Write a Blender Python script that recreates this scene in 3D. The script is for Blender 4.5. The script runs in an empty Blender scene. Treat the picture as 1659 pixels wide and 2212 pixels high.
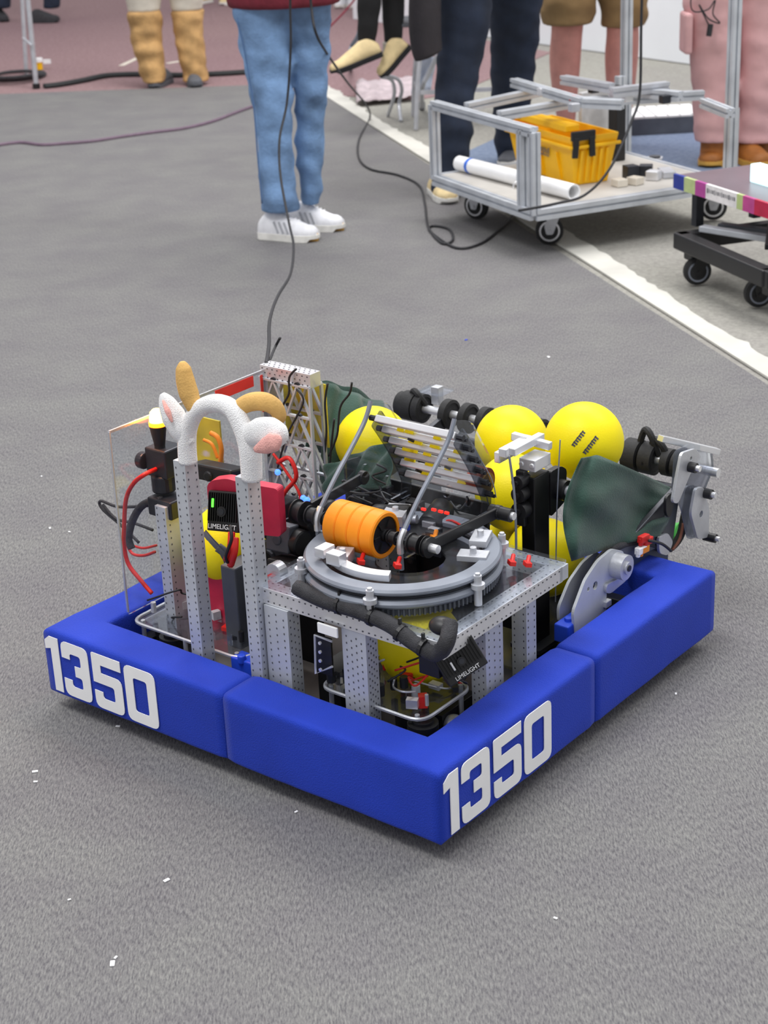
import bpy, bmesh, math, random
from mathutils import Vector, Matrix, Euler, noise
random.seed(7)
PI = math.pi
SC = bpy.context.scene
COL = SC.collection
# ------------------------------------------------------------------ camera
W0, H0, FPX = 1659.0, 2212.0, 3621.0
CR = Vector((0.99890279, -0.0180007, -0.04323411))
CU = Vector((0.04683176, 0.38394769, 0.92216645))
CF = Vector((0.0, 0.92317937, -0.38436942))
CP = Vector((0, 0, 1.505))
cd = bpy.data.cameras.new('camera'); cam = bpy.data.objects.new('camera', cd); COL.objects.link(cam)
cd.sensor_fit = 'VERTICAL'; cd.sensor_height = 24; cd.lens = 24 * FPX / H0; cd.clip_start = .05; cd.clip_end = 100
cam.matrix_world = Matrix(((CR.x, CU.x, -CF.x, CP.x), (CR.y, CU.y, -CF.y, CP.y), (CR.z, CU.z, -CF.z, CP.z), (0, 0, 0, 1)))
cd.dof.use_dof = True; cd.dof.focus_distance = 2.9; cd.dof.aperture_fstop = 5.6
SC.camera = cam
# ------------------------------------------------------------------ world and lights
w = bpy.data.worlds.new('hall'); SC.world = w; w.use_nodes = True
nt = w.node_tree; bg = nt.nodes['Background']; bg.inputs[1].default_value = 0.72
tc = nt.nodes.new('ShaderNodeTexCoord'); sp = nt.nodes.new('ShaderNodeSeparateXYZ'); rmp = nt.nodes.new('ShaderNodeValToRGB')
nt.links.new(tc.outputs['Generated'], sp.inputs[0]); nt.links.new(sp.outputs[2], rmp.inputs[0]); nt.links.new(rmp.outputs[0], bg.inputs[0])
rmp.color_ramp.elements[0].position = 0.0; rmp.color_ramp.elements[0].color = (.66, .66, .67, 1)
rmp.color_ramp.elements[1].position = 0.9; rmp.color_ramp.elements[1].color = (.95, .96, 1, 1)
def area(name, loc, size, power, tgt, col=(1, 1, 1)):
    l = bpy.data.lights.new(name, 'AREA'); l.shape = 'RECTANGLE'; l.size, l.size_y = size; l.energy = power; l.color = col
    o = bpy.data.objects.new(name, l); COL.objects.link(o); o.location = loc
    o.rotation_euler = (Vector(tgt) - Vector(loc)).to_track_quat('-Z', 'Y').to_euler(); return o
area('hall_lamp_near', (-1.8, 1.6, 6.0), (3.0, 1.6), 190, (0.2, 2.8, 0))
area('hall_lamp_far', (0.5, 8.5, 6.5), (6, 2.5), 380, (0, 8, 0), (1, .98, .96))
area('hall_lamp_side', (4.0, 4.5, 6.0), (2, 3), 130, (0.5, 3.5, 0))
SC.view_settings.view_transform = 'Standard'; SC.view_settings.look = 'None'
SC.view_settings.exposure = 0.16; SC.view_settings.gamma = 1; SC.view_settings.use_curve_mapping = False
# ------------------------------------------------------------------ frames
RX, RY, YAW = 0.06414, 2.18548, 0.887187
EX = Vector((math.cos(YAW), math.sin(YAW), 0)); EY = Vector((-math.sin(YAW), math.cos(YAW), 0)); EZ = Vector((0, 0, 1)); RO = Vector((RX, RY, 0))
def ray(px, py): return CF + CR * ((px - W0 / 2) / FPX) - CU * ((py - H0 / 2) / FPX)
def wor(px, py, z=0, y=None):
    d = ray(px, py); t = (z - CP.z) / d.z if y is None else y / d.y
    return CP + d * t
def rob(px, py, **k):
    d = ray(px, py); D = Vector((d.dot(EX), d.dot(EY), d.z)); o = CP - RO; Q = Vector((o.dot(EX), o.dot(EY), o.z))
    key = list(k)[0]; i = {'b': 0, 'a': 1, 'z': 2}[key]; t = (k[key] - Q[i]) / D[i]; return Q + D * t
V = Vector
# ------------------------------------------------------------------ materials
def srgb(c):
    return tuple(((x / 12.92) if x <= .04045 else ((x + .055) / 1.055) ** 2.4) for x in [v / 255 for v in c])
MC = {}
def mat(name, rgb, rough=.5, metal=0, var=.06, scale=30, bump=0, bscale=None, emit=0, sheen=0, coat=0, spec=.5):
    if name in MC: return MC[name]
    m = bpy.data.materials.new(name); m.use_nodes = True; N = m.node_tree.nodes; L = m.node_tree.links; p = N['Principled BSDF']
    c = srgb(rgb); t = N.new('ShaderNodeTexCoord'); n = N.new('ShaderNodeTexNoise'); n.inputs['Scale'].default_value = scale; n.inputs['Detail'].default_value = 5
    L.new(t.outputs['Object'], n.inputs['Vector']); r = N.new('ShaderNodeValToRGB'); L.new(n.outputs[0], r.inputs[0])
    r.color_ramp.elements[0].position = .3; r.color_ramp.elements[1].position = .7
    r.color_ramp.elements[0].color = (*[x * (1 - var * 2) for x in c], 1); r.color_ramp.elements[1].color = (*[min(1, x * (1 + var * 2)) for x in c], 1)
    L.new(r.outputs[0], p.inputs['Base Color']); p.inputs['Roughness'].default_value = rough; p.inputs['Metallic'].default_value = metal
    p.inputs['Specular IOR Level'].default_value = spec; p.inputs['Coat Weight'].default_value = coat
    if sheen: p.inputs['Sheen Weight'].default_value = sheen
    if emit:
        p.inputs['Emission Color'].default_value = (*c, 1); p.inputs['Emission Strength'].default_value = emit
    if bump:
        b = N.new('ShaderNodeBump'); b.inputs['Strength'].default_value = bump; b.inputs['Distance'].default_value = .004
        n2 = N.new('ShaderNodeTexNoise'); n2.inputs['Scale'].default_value = bscale or scale * 4; n2.inputs['Detail'].default_value = 3
        L.new(t.outputs['Object'], n2.inputs['Vector']); L.new(n2.outputs[0], b.inputs['Height']); L.new(b.outputs[0], p.inputs['Normal'])
    MC[name] = m; return m
def clearmat(name, tint=(.93, .95, .97), refl=.14, rough=.08, dens=.0):
    m = bpy.data.materials.new(name); m.use_nodes = True; N = m.node_tree.nodes; L = m.node_tree.links
    N.remove(N['Principled BSDF']); out = N['Material Output']
    tr = N.new('ShaderNodeBsdfTransparent'); tr.inputs[0].default_value = (*tint, 1)
    gl = N.new('ShaderNodeBsdfGlossy'); gl.inputs['Roughness'].default_value = rough; gl.inputs[0].default_value = (.95, .95, 1, 1)
    df = N.new('ShaderNodeBsdfDiffuse'); df.inputs[0].default_value = (.6, .62, .66, 1)
    nz = N.new('ShaderNodeTexNoise'); nz.inputs['Scale'].default_value = 14; nz.inputs['Detail'].default_value = 4
    fr = N.new('ShaderNodeLayerWeight'); fr.inputs[0].default_value = .12
    a = N.new('ShaderNodeMath'); a.operation = 'MULTIPLY_ADD'; a.inputs[1].default_value = .5; a.inputs[2].default_value = refl * .45; L.new(fr.outputs[0], a.inputs[0])
    mx = N.new('ShaderNodeMixShader'); L.new(a.outputs[0], mx.inputs[0]); L.new(tr.outputs[0], mx.inputs[1]); L.new(gl.outputs[0], mx.inputs[2])
    ml = N.new('ShaderNodeMath'); ml.operation = 'MULTIPLY'; ml.inputs[1].default_value = dens * 2; L.new(nz.outputs[0], ml.inputs[0])
    m2 = N.new('ShaderNodeMixShader'); L.new(ml.outputs[0], m2.inputs[0]); L.new(mx.outputs[0], m2.inputs[1]); L.new(df.outputs[0], m2.inputs[2])
    L.new(m2.outputs[0], out.inputs['Surface']); MC[name] = m; return m
def floor_mat(name, c1, c2, speck=None, fine=260, stretch=None, bump=.5, patch=.8):
    m = bpy.data.materials.new(name); m.use_nodes = True; N = m.node_tree.nodes; L = m.node_tree.links; p = N['Principled BSDF']
    t = N.new('ShaderNodeTexCoord'); mp = N.new('ShaderNodeMapping'); L.new(t.outputs['Object'], mp.inputs[0])
    if stretch: mp.inputs['Scale'].default_value = stretch; mp.inputs['Rotation'].default_value = (0, 0, .35)
    n1 = N.new('ShaderNodeTexNoise'); n1.inputs['Scale'].default_value = fine; n1.inputs['Detail'].default_value = 4; n1.inputs['Roughness'].default_value = .75; L.new(mp.outputs[0], n1.inputs['Vector'])
    n2 = N.new('ShaderNodeTexNoise'); n2.inputs['Scale'].default_value = patch; n2.inputs['Detail'].default_value = 6; L.new(t.outputs['Object'], n2.inputs['Vector'])
    r = N.new('ShaderNodeValToRGB'); r.color_ramp.elements[0].position = .36; r.color_ramp.elements[1].position = .64
    r.color_ramp.elements[0].color = (*srgb(c1), 1); r.color_ramp.elements[1].color = (*srgb(c2), 1); L.new(n1.outputs[0], r.inputs[0])
    mm = N.new('ShaderNodeMix'); mm.data_type = 'RGBA'; mm.blend_type = 'MULTIPLY'; mm.inputs[0].default_value = 1
    r2 = N.new('ShaderNodeValToRGB'); r2.color_ramp.elements[0].position = .3; r2.color_ramp.elements[1].position = .7
    r2.color_ramp.elements[0].color = (.90, .885, .91, 1); r2.color_ramp.elements[1].color = (1.05, 1.06, 1.03, 1); L.new(n2.outputs[0], r2.inputs[0])
    L.new(r.outputs[0], mm.inputs[6]); L.new(r2.outputs[0], mm.inputs[7]); L.new(mm.outputs[2], p.inputs['Base Color'])
    p.inputs['Roughness'].default_value = .95; p.inputs['Specular IOR Level'].default_value = .15
    if bump:
        b = N.new('ShaderNodeBump'); b.inputs['Strength'].default_value = bump; b.inputs['Distance'].default_value = .003; L.new(n1.outputs[0], b.inputs['Height']); L.new(b.outputs[0], p.inputs['Normal'])
    MC[name] = m; return m
M_alu = mat('brushed aluminium', (200, 202, 208), .42, .55, .05, 20, .1, 200)
M_alu2 = mat('matte aluminium', (196, 200, 206), .5, .3, .06, 12)
M_alu3 = mat('bright aluminium', (235, 236, 240), .3, .7, .05, 12)
M_dark = mat('dark steel', (58, 60, 66), .4, .6, .1, 20)
M_black = mat('black plastic', (24, 24, 27), .45, 0, .1, 20)
M_blackan = mat('black anodised', (16, 16, 18), .35, .2, .1, 20)
M_rub = mat('black rubber', (34, 34, 36), .7, 0, .1, 40, .2)
M_hole = mat('hole shadow and print grey', (84, 84, 92), .8, 0, .1)  # dark grey: painted shade of the hole dots, ink of the prints
M_blue = mat('royal blue fabric', (25, 58, 182), .72, 0, .05, 6, .35, 420, sheen=.06, spec=.3)
M_bluep = mat('blue printed plastic', (38, 78, 215), .4, 0, .05, 20)
M_white = mat('white vinyl', (252, 252, 253), .55, 0, .02, 20)
M_ball = mat('yellow foam ball', (255, 232, 6), .5, 0, .02, 8, .1, 300, spec=.35)
M_orange = mat('orange urethane', (255, 148, 8), .5, 0, .03, 30, .1)
M_green = mat('dark green cloth', (34, 66, 56), .85, 0, .12, 12, .3, 300, sheen=.2)
M_gwheel = mat('green rubber', (70, 175, 70), .6, 0, .08)
M_grey = mat('grey printed ring', (128, 134, 146), .45, .1, .08, 14)
M_greyd = mat('dark grey gear', (84, 88, 96), .5, .2, .08, 14)
M_red = mat('red plastic', (214, 36, 30), .45, 0, .05)
M_crim = mat('crimson case', (190, 34, 66), .5, 0, .06)
M_rtape = mat('red tape', (226, 52, 44), .55, 0, .04)
M_plush = mat('white plush', (254, 253, 253), .95, 0, .02, 60, .8, 500, sheen=.5)
M_pink = mat('pink plush', (240, 178, 170), .9, 0, .04, 60, .5, 400)
M_horn = mat('tan felt horn', (214, 170, 98), .8, 0, .06, 30, .3, 300)
M_clear = clearmat('clear polycarbonate', refl=.06, rough=.08, dens=.015)
M_smoke = clearmat('smoked polycarbonate', (.5, .52, .55), .10, .12, .03)
M_beige = mat('wood bellypan', (92, 84, 80), .6, 0, .15, 9)
M_amber = mat('amber lamp', (255, 110, 10), .3, emit=14)
M_amberw = mat('amber lamp core', (255, 200, 60), .3, emit=22)
M_ledg = mat('green led', (60, 255, 40), .3, emit=5)
M_ledb = mat('blue led', (50, 90, 255), .3, emit=4)
M_ledr = mat('red led', (255, 40, 30), .3, emit=1.5)
M_cyan = mat('cyan lit panel', (205, 250, 255), .3, emit=1.2)
M_blk = mat('soft black sleeve', (52, 52, 56), .75, 0, .15, 60, .6, 500)
M_wire = mat('black cable', (38, 38, 42), .6)
M_gold = mat('yellow sheet and reflection', (196, 176, 40), .5, 0, .2, 12)
# ------------------------------------------------------------------ mesh builder
class MB:
    def __init__(s): s.v = []; s.f = []; s.m = []
    def add(s, vs, fs, mi=0):
        o = len(s.v); s.v += [tuple(x) for x in vs]; s.f += [tuple(i + o for i in f) for f in fs]; s.m += [mi] * len(fs); return s
    def box(s, c, d, rot=None, mi=0):
        c = V(c); h = [x / 2 for x in d]; vs = []
        for z in (-1, 1):
            for x, y in ((-1, -1), (1, -1), (1, 1), (-1, 1)):
                p = V((x * h[0], y * h[1], z * h[2])); vs.append(c + (rot @ p if rot else p))
        return s.add(vs, [(3, 2, 1, 0), (4, 5, 6, 7), (0, 1, 5, 4), (1, 2, 6, 5), (2, 3, 7, 6), (3, 0, 4, 7)], mi)
    def bar(s, a, b, wd, hd, mi=0, up=(0, 0, 1)):
        a = V(a); b = V(b); d = (b - a); l = d.length; d.normalize(); u = V(up)
        if abs(d.dot(u)) > .97: u = V((1, 0, 0))
        x = u.cross(d).normalized(); y = d.cross(x)
        return s.box((a + b) / 2, (wd, hd, l), Matrix((x, y, d)).transposed(), mi)
    def tube(s, path, r, n=10, mi=0, caps=True, closed=False, flat=None):
        P = [V(p) for p in path]; m = len(P); rr = r if isinstance(r, (list, tuple)) else [r] * m; vs = []; ref = None
        for i in range(m):
            if closed: d = P[(i + 1) % m] - P[i - 1]
            else: d = P[min(i + 1, m - 1)] - P[max(i - 1, 0)]
            d.normalize()
            if ref is None:
                ref = V((0, 0, 1)) if abs(d.z) < .9 else V((1, 0, 0))
            x = (ref - d * ref.dot(d))
            if x.length < 1e-6: x = d.orthogonal()
            x.normalize(); ref = x; y = d.cross(x)
            for k in range(n):
                t = 2 * PI * k / n; rk = rr[i]; ry = rk if flat is None else rk * flat
                vs.append(P[i] + x * (rk * math.cos(t)) + y * (ry * math.sin(t)))
        fs = []
        for i in range(m if closed else m - 1):
            j = (i + 1) % m
            for k in range(n): fs.append((i * n + k, i * n + (k + 1) % n, j * n + (k + 1) % n, j * n + k))
        if caps and not closed: fs += [tuple(range(n))[::-1], tuple((m - 1) * n + k for k in range(n))]
        return s.add(vs, fs, mi)
    def cyl(s, a, b, r, n=20, mi=0, r2=None): return s.tube([a, b], [r, r if r2 is None else r2], n, mi)
    def lathe(s, prof, a, axis, n=32, mi=0, closed=True):
        a = V(a); d = V(axis).normalized(); x = d.orthogonal().normalized(); y = d.cross(x); vs = []; m = len(prof)
        for k in range(n):
            t = 2 * PI * k / n; e = x * math.cos(t) + y * math.sin(t)
            for r, h in prof: vs.append(a + e * r + d * h)
        fs = []
        for k in range(n):
            k2 = (k + 1) % n
            for i in range(m if closed else m - 1):
                j = (i + 1) % m; fs.append((k * m + i, k2 * m + i, k2 * m + j, k * m + j))
        return s.add(vs, fs, mi)
    def sphere(s, c, r, n=24, mi=0, sc=(1, 1, 1), rot=None):
        c = V(c); vs = [c + (rot @ V((0, 0, r * sc[2])) if rot else V((0, 0, r * sc[2])))]; h = n // 2
        for i in range(1, h):
            for k in range(n):
                a = PI * i / h; t = 2 * PI * k / n; p = V((r * sc[0] * math.sin(a) * math.cos(t), r * sc[1] * math.sin(a) * math.sin(t), r * sc[2] * math.cos(a)))
                vs.append(c + (rot @ p if rot else p))
        p = V((0, 0, -r * sc[2])); vs.append(c + (rot @ p if rot else p)); fs = []
        for k in range(n): fs.append((0, 1 + k, 1 + (k + 1) % n)); 
        for i in range(h - 2):
            for k in range(n): fs.append((1 + i * n + k, 1 + (i + 1) * n + k, 1 + (i + 1) * n + (k + 1) % n, 1 + i * n + (k + 1) % n))
        L = len(vs) - 1; o = 1 + (h - 2) * n
        for k in range(n): fs.append((L, o + (k + 1) % n, o + k))
        return s.add(vs, fs, mi)
    def prism(s, poly, o, ux, uy, th, holes=(), mi=0):
        """flat plate from a 2D outline with holes, thickness th along ux x uy"""
        o = V(o); ux = V(ux).normalized(); uy = V(uy).normalized(); n = ux.cross(uy)
        bm = bmesh.new(); ed = []
        for loop in [poly] + list(holes):
            vv = [bm.verts.new((p[0], p[1], 0)) for p in loop]
            for i in range(len(vv)): ed.append(bm.edges.new((vv[i], vv[(i + 1) % len(vv)])))
        bmesh.ops.triangle_fill(bm, use_beauty=True, use_dissolve=False, edges=ed)
        bm.verts.index_update(); base = [v.co.copy() for v in bm.verts]; F = [[v.index for v in f.verts] for f in bm.faces]
        be = [(e.verts[0].index, e.verts[1].index) for e in ed if e.is_valid]; bm.free(); m = len(base)
        vs = [o + ux * c.x + uy * c.y - n * (th / 2) for c in base] + [o + ux * c.x + uy * c.y + n * (th / 2) for c in base]
        fs = [tuple(f) for f in F] + [tuple(i + m for i in f[::-1]) for f in F] + [(a, b, b + m, a + m) for a, b in be]
        return s.add(vs, fs, mi)
def rounded(pts, r, n=4):
    out = []; m = len(pts)
    for i in range(m):
        p = V(pts[i]); a = V(pts[i - 1]) - p; b = V(pts[(i + 1) % m]) - p; q = r if not isinstance(r, (list, tuple)) else r[i]
        q = min(q, a.length * .49, b.length * .49)
        if q < 1e-5: out.append(tuple(p)); continue
        p0 = p + a.normalized() * q; p1 = p + b.normalized() * q
        for k in range(n + 1):
            t = k / n; out.append(tuple(p0 * (1 - t) ** 2 + p * 2 * t * (1 - t) + p1 * t * t))
    return out
def circ(cx, cy, r, n=10): return [(cx + r * math.cos(2 * PI * k / n), cy + r * math.sin(2 * PI * k / n)) for k in range(n)]
def obj(name, mb, mats, parent=None, smooth=False, bevel=0, label=None, cat=None, group=None, kind=None, sub=0, remesh=0, loc=None, rot=None, bseg=2):
    me = bpy.data.meshes.new(name)
    me.from_pydata(mb.v, [], mb.f)
    if not isinstance(mats, (list, tuple)): mats = [mats]
    for m in mats: me.materials.append(m)
    if len(mats) > 1: me.polygons.foreach_set('material_index', mb.m)
    bm = bmesh.new(); bm.from_mesh(me); bmesh.ops.recalc_face_normals(bm, faces=bm.faces); bm.to_mesh(me); bm.free()
    if smooth:
        me.polygons.foreach_set('use_smooth', [True] * len(me.polygons))
        if smooth != 'all': me.set_sharp_from_angle(angle=math.radians(38))
    me.update()
    o = bpy.data.objects.new(name, me); COL.objects.link(o)
    if parent: o.parent = parent
    if loc: o.location = loc
    if rot: o.rotation_euler = rot
    if remesh:
        md = o.modifiers.new('remesh', 'REMESH'); md.mode = 'VOXEL'; md.voxel_size = remesh; md.use_smooth_shade = True
        md = o.modifiers.new('smooth', 'SMOOTH'); md.iterations = 4
    if bevel:
        md = o.modifiers.new('bevel', 'BEVEL'); md.width = bevel; md.segments = bseg; md.limit_method = 'ANGLE'
    if sub:
        md = o.modifiers.new('sub', 'SUBSURF'); md.levels = sub; md.render_levels = sub
    if label: o['label'] = label
    if cat: o['category'] = cat
    if group: o['group'] = group
    if kind: o['kind'] = kind
    return o
def empty(name, loc, rz=0, label=None, cat=None, group=None):
    o = bpy.data.objects.new(name, None); COL.objects.link(o); o.location = loc; o.rotation_euler = (0, 0, rz); o.empty_display_size = .1
    if label: o['label'] = label
    if cat: o['category'] = cat
    if group: o['group'] = group
    return o
def copy_tree(o, parent=None):
    c = o.copy(); COL.objects.link(c); c.parent = parent
    for ch in [x for x in COL.objects if x.parent == o]: copy_tree(ch, c)
    return c
def smoothpath(P, n=6):
    P = [V(p) for p in P]; out = []
    for i in range(len(P) - 1):
        p0 = P[max(i - 1, 0)]; p1 = P[i]; p2 = P[i + 1]; p3 = P[min(i + 2, len(P) - 1)]
        for k in range(n):
            t = k / n; out.append(.5 * ((2 * p1) + (p2 - p0) * t + (2 * p0 - 5 * p1 + 4 * p2 - p3) * t * t + (3 * p1 - p0 - 3 * p2 + p3) * t ** 3))
    return out + [P[-1]]
def sheet(f, nu, nv, th=.0015):
    mb = MB(); P = [[V(f(i / nu, j / nv)) for j in range(nv + 1)] for i in range(nu + 1)]; top = []; bot = []
    for i in range(nu + 1):
        for j in range(nv + 1):
            du = P[min(i + 1, nu)][j] - P[max(i - 1, 0)][j]; dv = P[i][min(j + 1, nv)] - P[i][max(j - 1, 0)]; n = du.cross(dv).normalized() * th / 2
            top.append(P[i][j] + n); bot.append(P[i][j] - n)
    m = len(top); w_ = nv + 1; fs = []
    for i in range(nu):
        for j in range(nv):
            a = i * w_ + j; q = (a, a + 1, a + w_ + 1, a + w_); fs += [q, tuple(x + m for x in q[::-1])]
    for i in range(nu): fs += [(i * w_, (i + 1) * w_, (i + 1) * w_ + m, i * w_ + m), (i * w_ + nv, (i + 1) * w_ + nv, (i + 1) * w_ + nv + m, i * w_ + nv + m)]
    for j in range(nv): fs += [(j, j + 1, j + 1 + m, j + m), (nu * w_ + j, nu * w_ + j + 1, nu * w_ + j + 1 + m, nu * w_ + j + m)]
    return mb.add(top + bot, fs)
def quad(c, wrinkle=0, fr=20, seed=0):
    A, B, C_, D = [V(x) for x in c]    # TL TR BR BL
    n = (B - A).cross(D - A).normalized()
    def f(u_, v_):
        p = (A * (1 - u_) + B * u_) * (1 - v_) + (D * (1 - u_) + C_ * u_) * v_
        return p + n * (wrinkle * (noise.noise(V((p.x * fr + seed, p.y * fr, p.z * fr * .6))) + .5 * math.sin(fr * 1.4 * (u_ + .6 * v_) * .5 + seed)))
    return f
exec_parts = []
# ================================================================== SETTING
M_carpet = floor_mat('grey carpet', (94, 92, 96), (142, 141, 139), fine=330, stretch=(1, .22, 1), bump=.35, patch=5)
M_conc = floor_mat('pale concrete', (142, 140, 134), (164, 162, 155), fine=60, bump=.05)
M_maroon = floor_mat('maroon floor', (134, 108, 110), (158, 132, 134), fine=40, bump=.05, patch=.5)
M_bluemat = floor_mat('blue grey floor', (104, 118, 142), (130, 142, 164), fine=40, bump=.05)
M_tape = mat('white floor tape', (206, 204, 196), .7, 0, .06, 5)
def poly_slab(name, pts, z0, z1, m, **k):
    mb = MB(); n = len(pts); mb.prism(pts, (0, 0, (z0 + z1) / 2), (1, 0, 0), (0, 1, 0), z1 - z0); return obj(name, mb, m, **k)
poly_slab('floor', [(-12, -2), (9, -2), (9, 30), (-12, 30)], -.05, -.006, M_conc, kind='structure', label='pale concrete hall floor beyond the white tape')
t1, t2, t3 = wor(700, 205), wor(1210, 545), wor(1659, 815)
dirt = (t3 - t1).normalized()
e0 = t1 - dirt * .55; e1 = t3 + dirt * 6
lft = wor(0, 203); mid = wor(560, 183)
poly_slab('carpet', [(-9, -2), (e1.x, -2), (e1.x, e1.y), (t2.x, t2.y), (t1.x, t1.y), (e0.x, e0.y), (mid.x, mid.y), (lft.x, lft.y), (-9, lft.y - .5)] , -.006, 0, M_carpet, kind='structure', label='grey speckled carpet')
mr = wor(900, 215)
poly_slab('maroon_floor', [(lft.x, lft.y + .01), (mid.x, mid.y + .01), (e0.x, e0.y + .01), (t1.x + .03, t1.y), (mr.x, mr.y), (0.55, 9.9), (1.25, 11.4), (.2, 13.6), (.2, 30), (-12, 30), (-12, lft.y - .49)], -.006, -.002, M_maroon, kind='structure', label='dull maroon floor at the back')
# white tape with a frayed far edge
def tape():
    mb = MB(); side = V((dirt.y, -dirt.x, 0)); side = side if side.x > 0 else -side
    L_ = (e1 - e0).length; n = 260; top = []
    for i in range(n + 1):
        s_ = i / n * L_; p = e0 + dirt * s_
        wdt = .085 + (.012 * math.sin(s_ * 3)) + random.uniform(-.005, .008) + (.016 if random.random() < .12 else 0)
        q0 = p - side * .004; q1 = p + side * wdt
        for q, z in ((q0, .001), (q0, .0035), (q1, .0035), (q1, .001)): mb.v.append((q.x, q.y, z - .004 if z < .002 else z))
    for i in range(n):
        for k in range(4): a = i * 4 + k; b = i * 4 + (k + 1) % 4; mb.f.append((a, b, b + 4, a + 4)); mb.m.append(0)
    return mb
obj('floor_tape', tape(), M_tape, label='long white floor tape along the carpet edge', kind='structure')
bm_pts = [wor(*q, z=0) for q in ((970, 345), (1100, 285), (1500, 262), (1900, 300), (1900, 385), (1480, 372), (1100, 368), (1010, 366))]
poly_slab('floor_mat', [(p.x, p.y) for p in bm_pts], -.006, .0, M_bluemat, kind='structure', label='blue grey mat behind the cart')
# back wall, pale
wa, wb = wor(770, 40), wor(1430, 128); dw = (wb - wa).normalized(); wc = wb + dw * 2.5; nb = V((dw.y, -dw.x, 0)); nb = nb if nb.y > 0 else -nb
mb = MB(); mb.bar((wa.x, wa.y, 1.5), (wc.x, wc.y, 1.5), 3.0, .06, up=(nb.x, nb.y, 0)); obj('wall_back', mb, mat('pale wall', (240, 243, 248), .6, 0, .03, 1.2), kind='structure', label='pale grey white wall at the back right')
# ================================================================== ROBOT
W_, D_, T_, ZB, BH = .898, .880, .0857, .031, .131
ROBOT = empty('competition_robot', (RX, RY, 0), YAW, 'low wheeled competition robot with blue number bumpers and a grey turret', 'robot')
def bumper(c, d1, l1, d2, l2, seed, label):
    c = V(c); d1 = V(d1); d2 = V(d2); prof = rounded([(0, ZB), (0, ZB + BH), (T_, ZB + BH), (T_, ZB)], [.008, .013, .010, .006], 5)
    # extra points on the faces
    P = []
    for i in range(len(prof)):
        a = V(prof[i]); b = V(prof[(i + 1) % len(prof)]); k = max(1, int((b - a).length / .02))
        for j in range(k): P.append(a + (b - a) * j / k)
    n = 26; mb = MB(); m = len(P)
    for leg in (0, 1):
        for i in range(n + 1):
            k = i / n
            if leg == 1 and i == 0: continue
            for (t, z) in P:
                if leg == 0: s_ = l1 + (t - l1) * k; p = c + d1 * s_ + d2 * t; e = (1 - k)
                else: s_ = t + (l2 - t) * k; p = c + d2 * s_ + d1 * t; e = k
                ez = min(1, s_ / .06)
                end = (l1 if leg == 0 else l2) - s_
                pinch = max(0, 1 - end / .006) * .0018
                q = V((p.x, p.y, z)); ns = noise.noise(q * 9 + V((seed, 0, 0))) * .0014 * ez + noise.noise(q * 30) * .0004 * ez
                ctr = V((0, 0, ZB + BH / 2)); dz = (z - ctr.z) / BH
                out = (d2 if leg == 0 else d1) * -1
                q += out * (ns if t < T_ / 2 else -ns) * 1.0 + V((0, 0, ns * dz * 2)); q -= V((0, 0, dz * 2 * pinch)); q += out * (-pinch if t < T_ / 2 else pinch)
                mb.v.append(tuple(q))
    st = len(mb.v) // m
    for i in range(st - 1):
        for k in range(m): k2 = (k + 1) % m; mb.f.append((i * m + k, i * m + k2, (i + 1) * m + k2, (i + 1) * m + k)); mb.m.append(0)
    mb.f += [tuple(range(m)), tuple((st - 1) * m + k for k in range(m))]; mb.m += [0, 0]
    return obj('bumper', mb, M_blue, ROBOT, smooth='all', label=label)
hw, hd = .452, .452
g_ = .0015
bF = bumper((0, 0, 0), (0, 1, 0), hw - g_, (1, 0, 0), hd - g_, 1, 'blue corner bumper section at the front corner')
bL = bumper((0, W_, 0), (0, -1, 0), W_ - hw - g_, (1, 0, 0), hd - g_, 5, 'blue corner bumper section at the left corner')
bR = bumper((D_, 0, 0), (-1, 0, 0), D_ - hd - g_, (0, 1, 0), hw - g_, 9, 'blue corner bumper section at the right corner')
bB = bumper((D_, W_, 0), (-1, 0, 0), D_ - hd - g_, (0, -1, 0), W_ - hw - g_, 13, 'blue corner bumper section at the back corner')
HN = .110; SW = .0215
def digit(ch, w):
    h = HN; s_ = SW; r = .015; q = .006; hs = []
    if ch == '0':
        P = rounded([(0, 0), (w, 0), (w, h), (0, h)], r); hs = [rounded([(s_, s_), (w - s_, s_), (w - s_, h - s_), (s_, h - s_)], q)]
    elif ch == '1':
        P = [(w - s_, 0), (w, 0), (w, h), (w - s_ * 1.1, h), (0, h - .010), (0, h - .028), (w - s_, h - .024)]
    elif ch == '3':
        m = h / 2; P = rounded([(0, 0), (w, 0), (w, m), (w, h), (0, h), (0, h - .034), (s_, h - .034), (s_, h - s_), (w - s_, h - s_), (w - s_, m + s_ / 2), (s_ * 1.5, m + s_ / 2), (s_ * 1.5, m - s_ / 2), (w - s_, m - s_ / 2), (w - s_, s_), (s_, s_), (s_, .034), (0, .034)],
            [r, r, 0, r, r, 0, 0, q, q, q, 0, 0, q, q, q, 0, 0])
        P = P
    elif ch == '5':
        m = h * .56; P = rounded([(0, 0), (w, 0), (w, m + s_ / 2), (s_, m + s_ / 2), (s_, h - s_), (w, h - s_), (w, h), (0, h), (0, m - s_ / 2), (w - s_, m - s_ / 2), (w - s_, s_), (s_, s_), (s_, .034), (0, .034)],
            [r, r, r, 0, 0, 0, 0, .004, 0, q, q, q, 0, 0])
    return P, hs
def number(parent, o, ux, spans):
    for ch, (x0, x1) in zip('1350', spans):
        P, hs = digit(ch, x1 - x0); mb = MB(); mb.prism(P, V(o) + V(ux) * x0, ux, (0, 0, 1), .0012, hs)
        obj('number_digit', mb, M_white, parent, label='white vinyl digit %s' % ch)
number(bL, (-.0018, W_, .041), (0, -1, 0), [(.004, .040), (.047, .118), (.128, .202), (.211, .288)])
number(bF, (0, -.0018, .041), (1, 0, 0), [(.008, .046), (.054, .130), (.141, .219), (.228, .308)])
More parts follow.
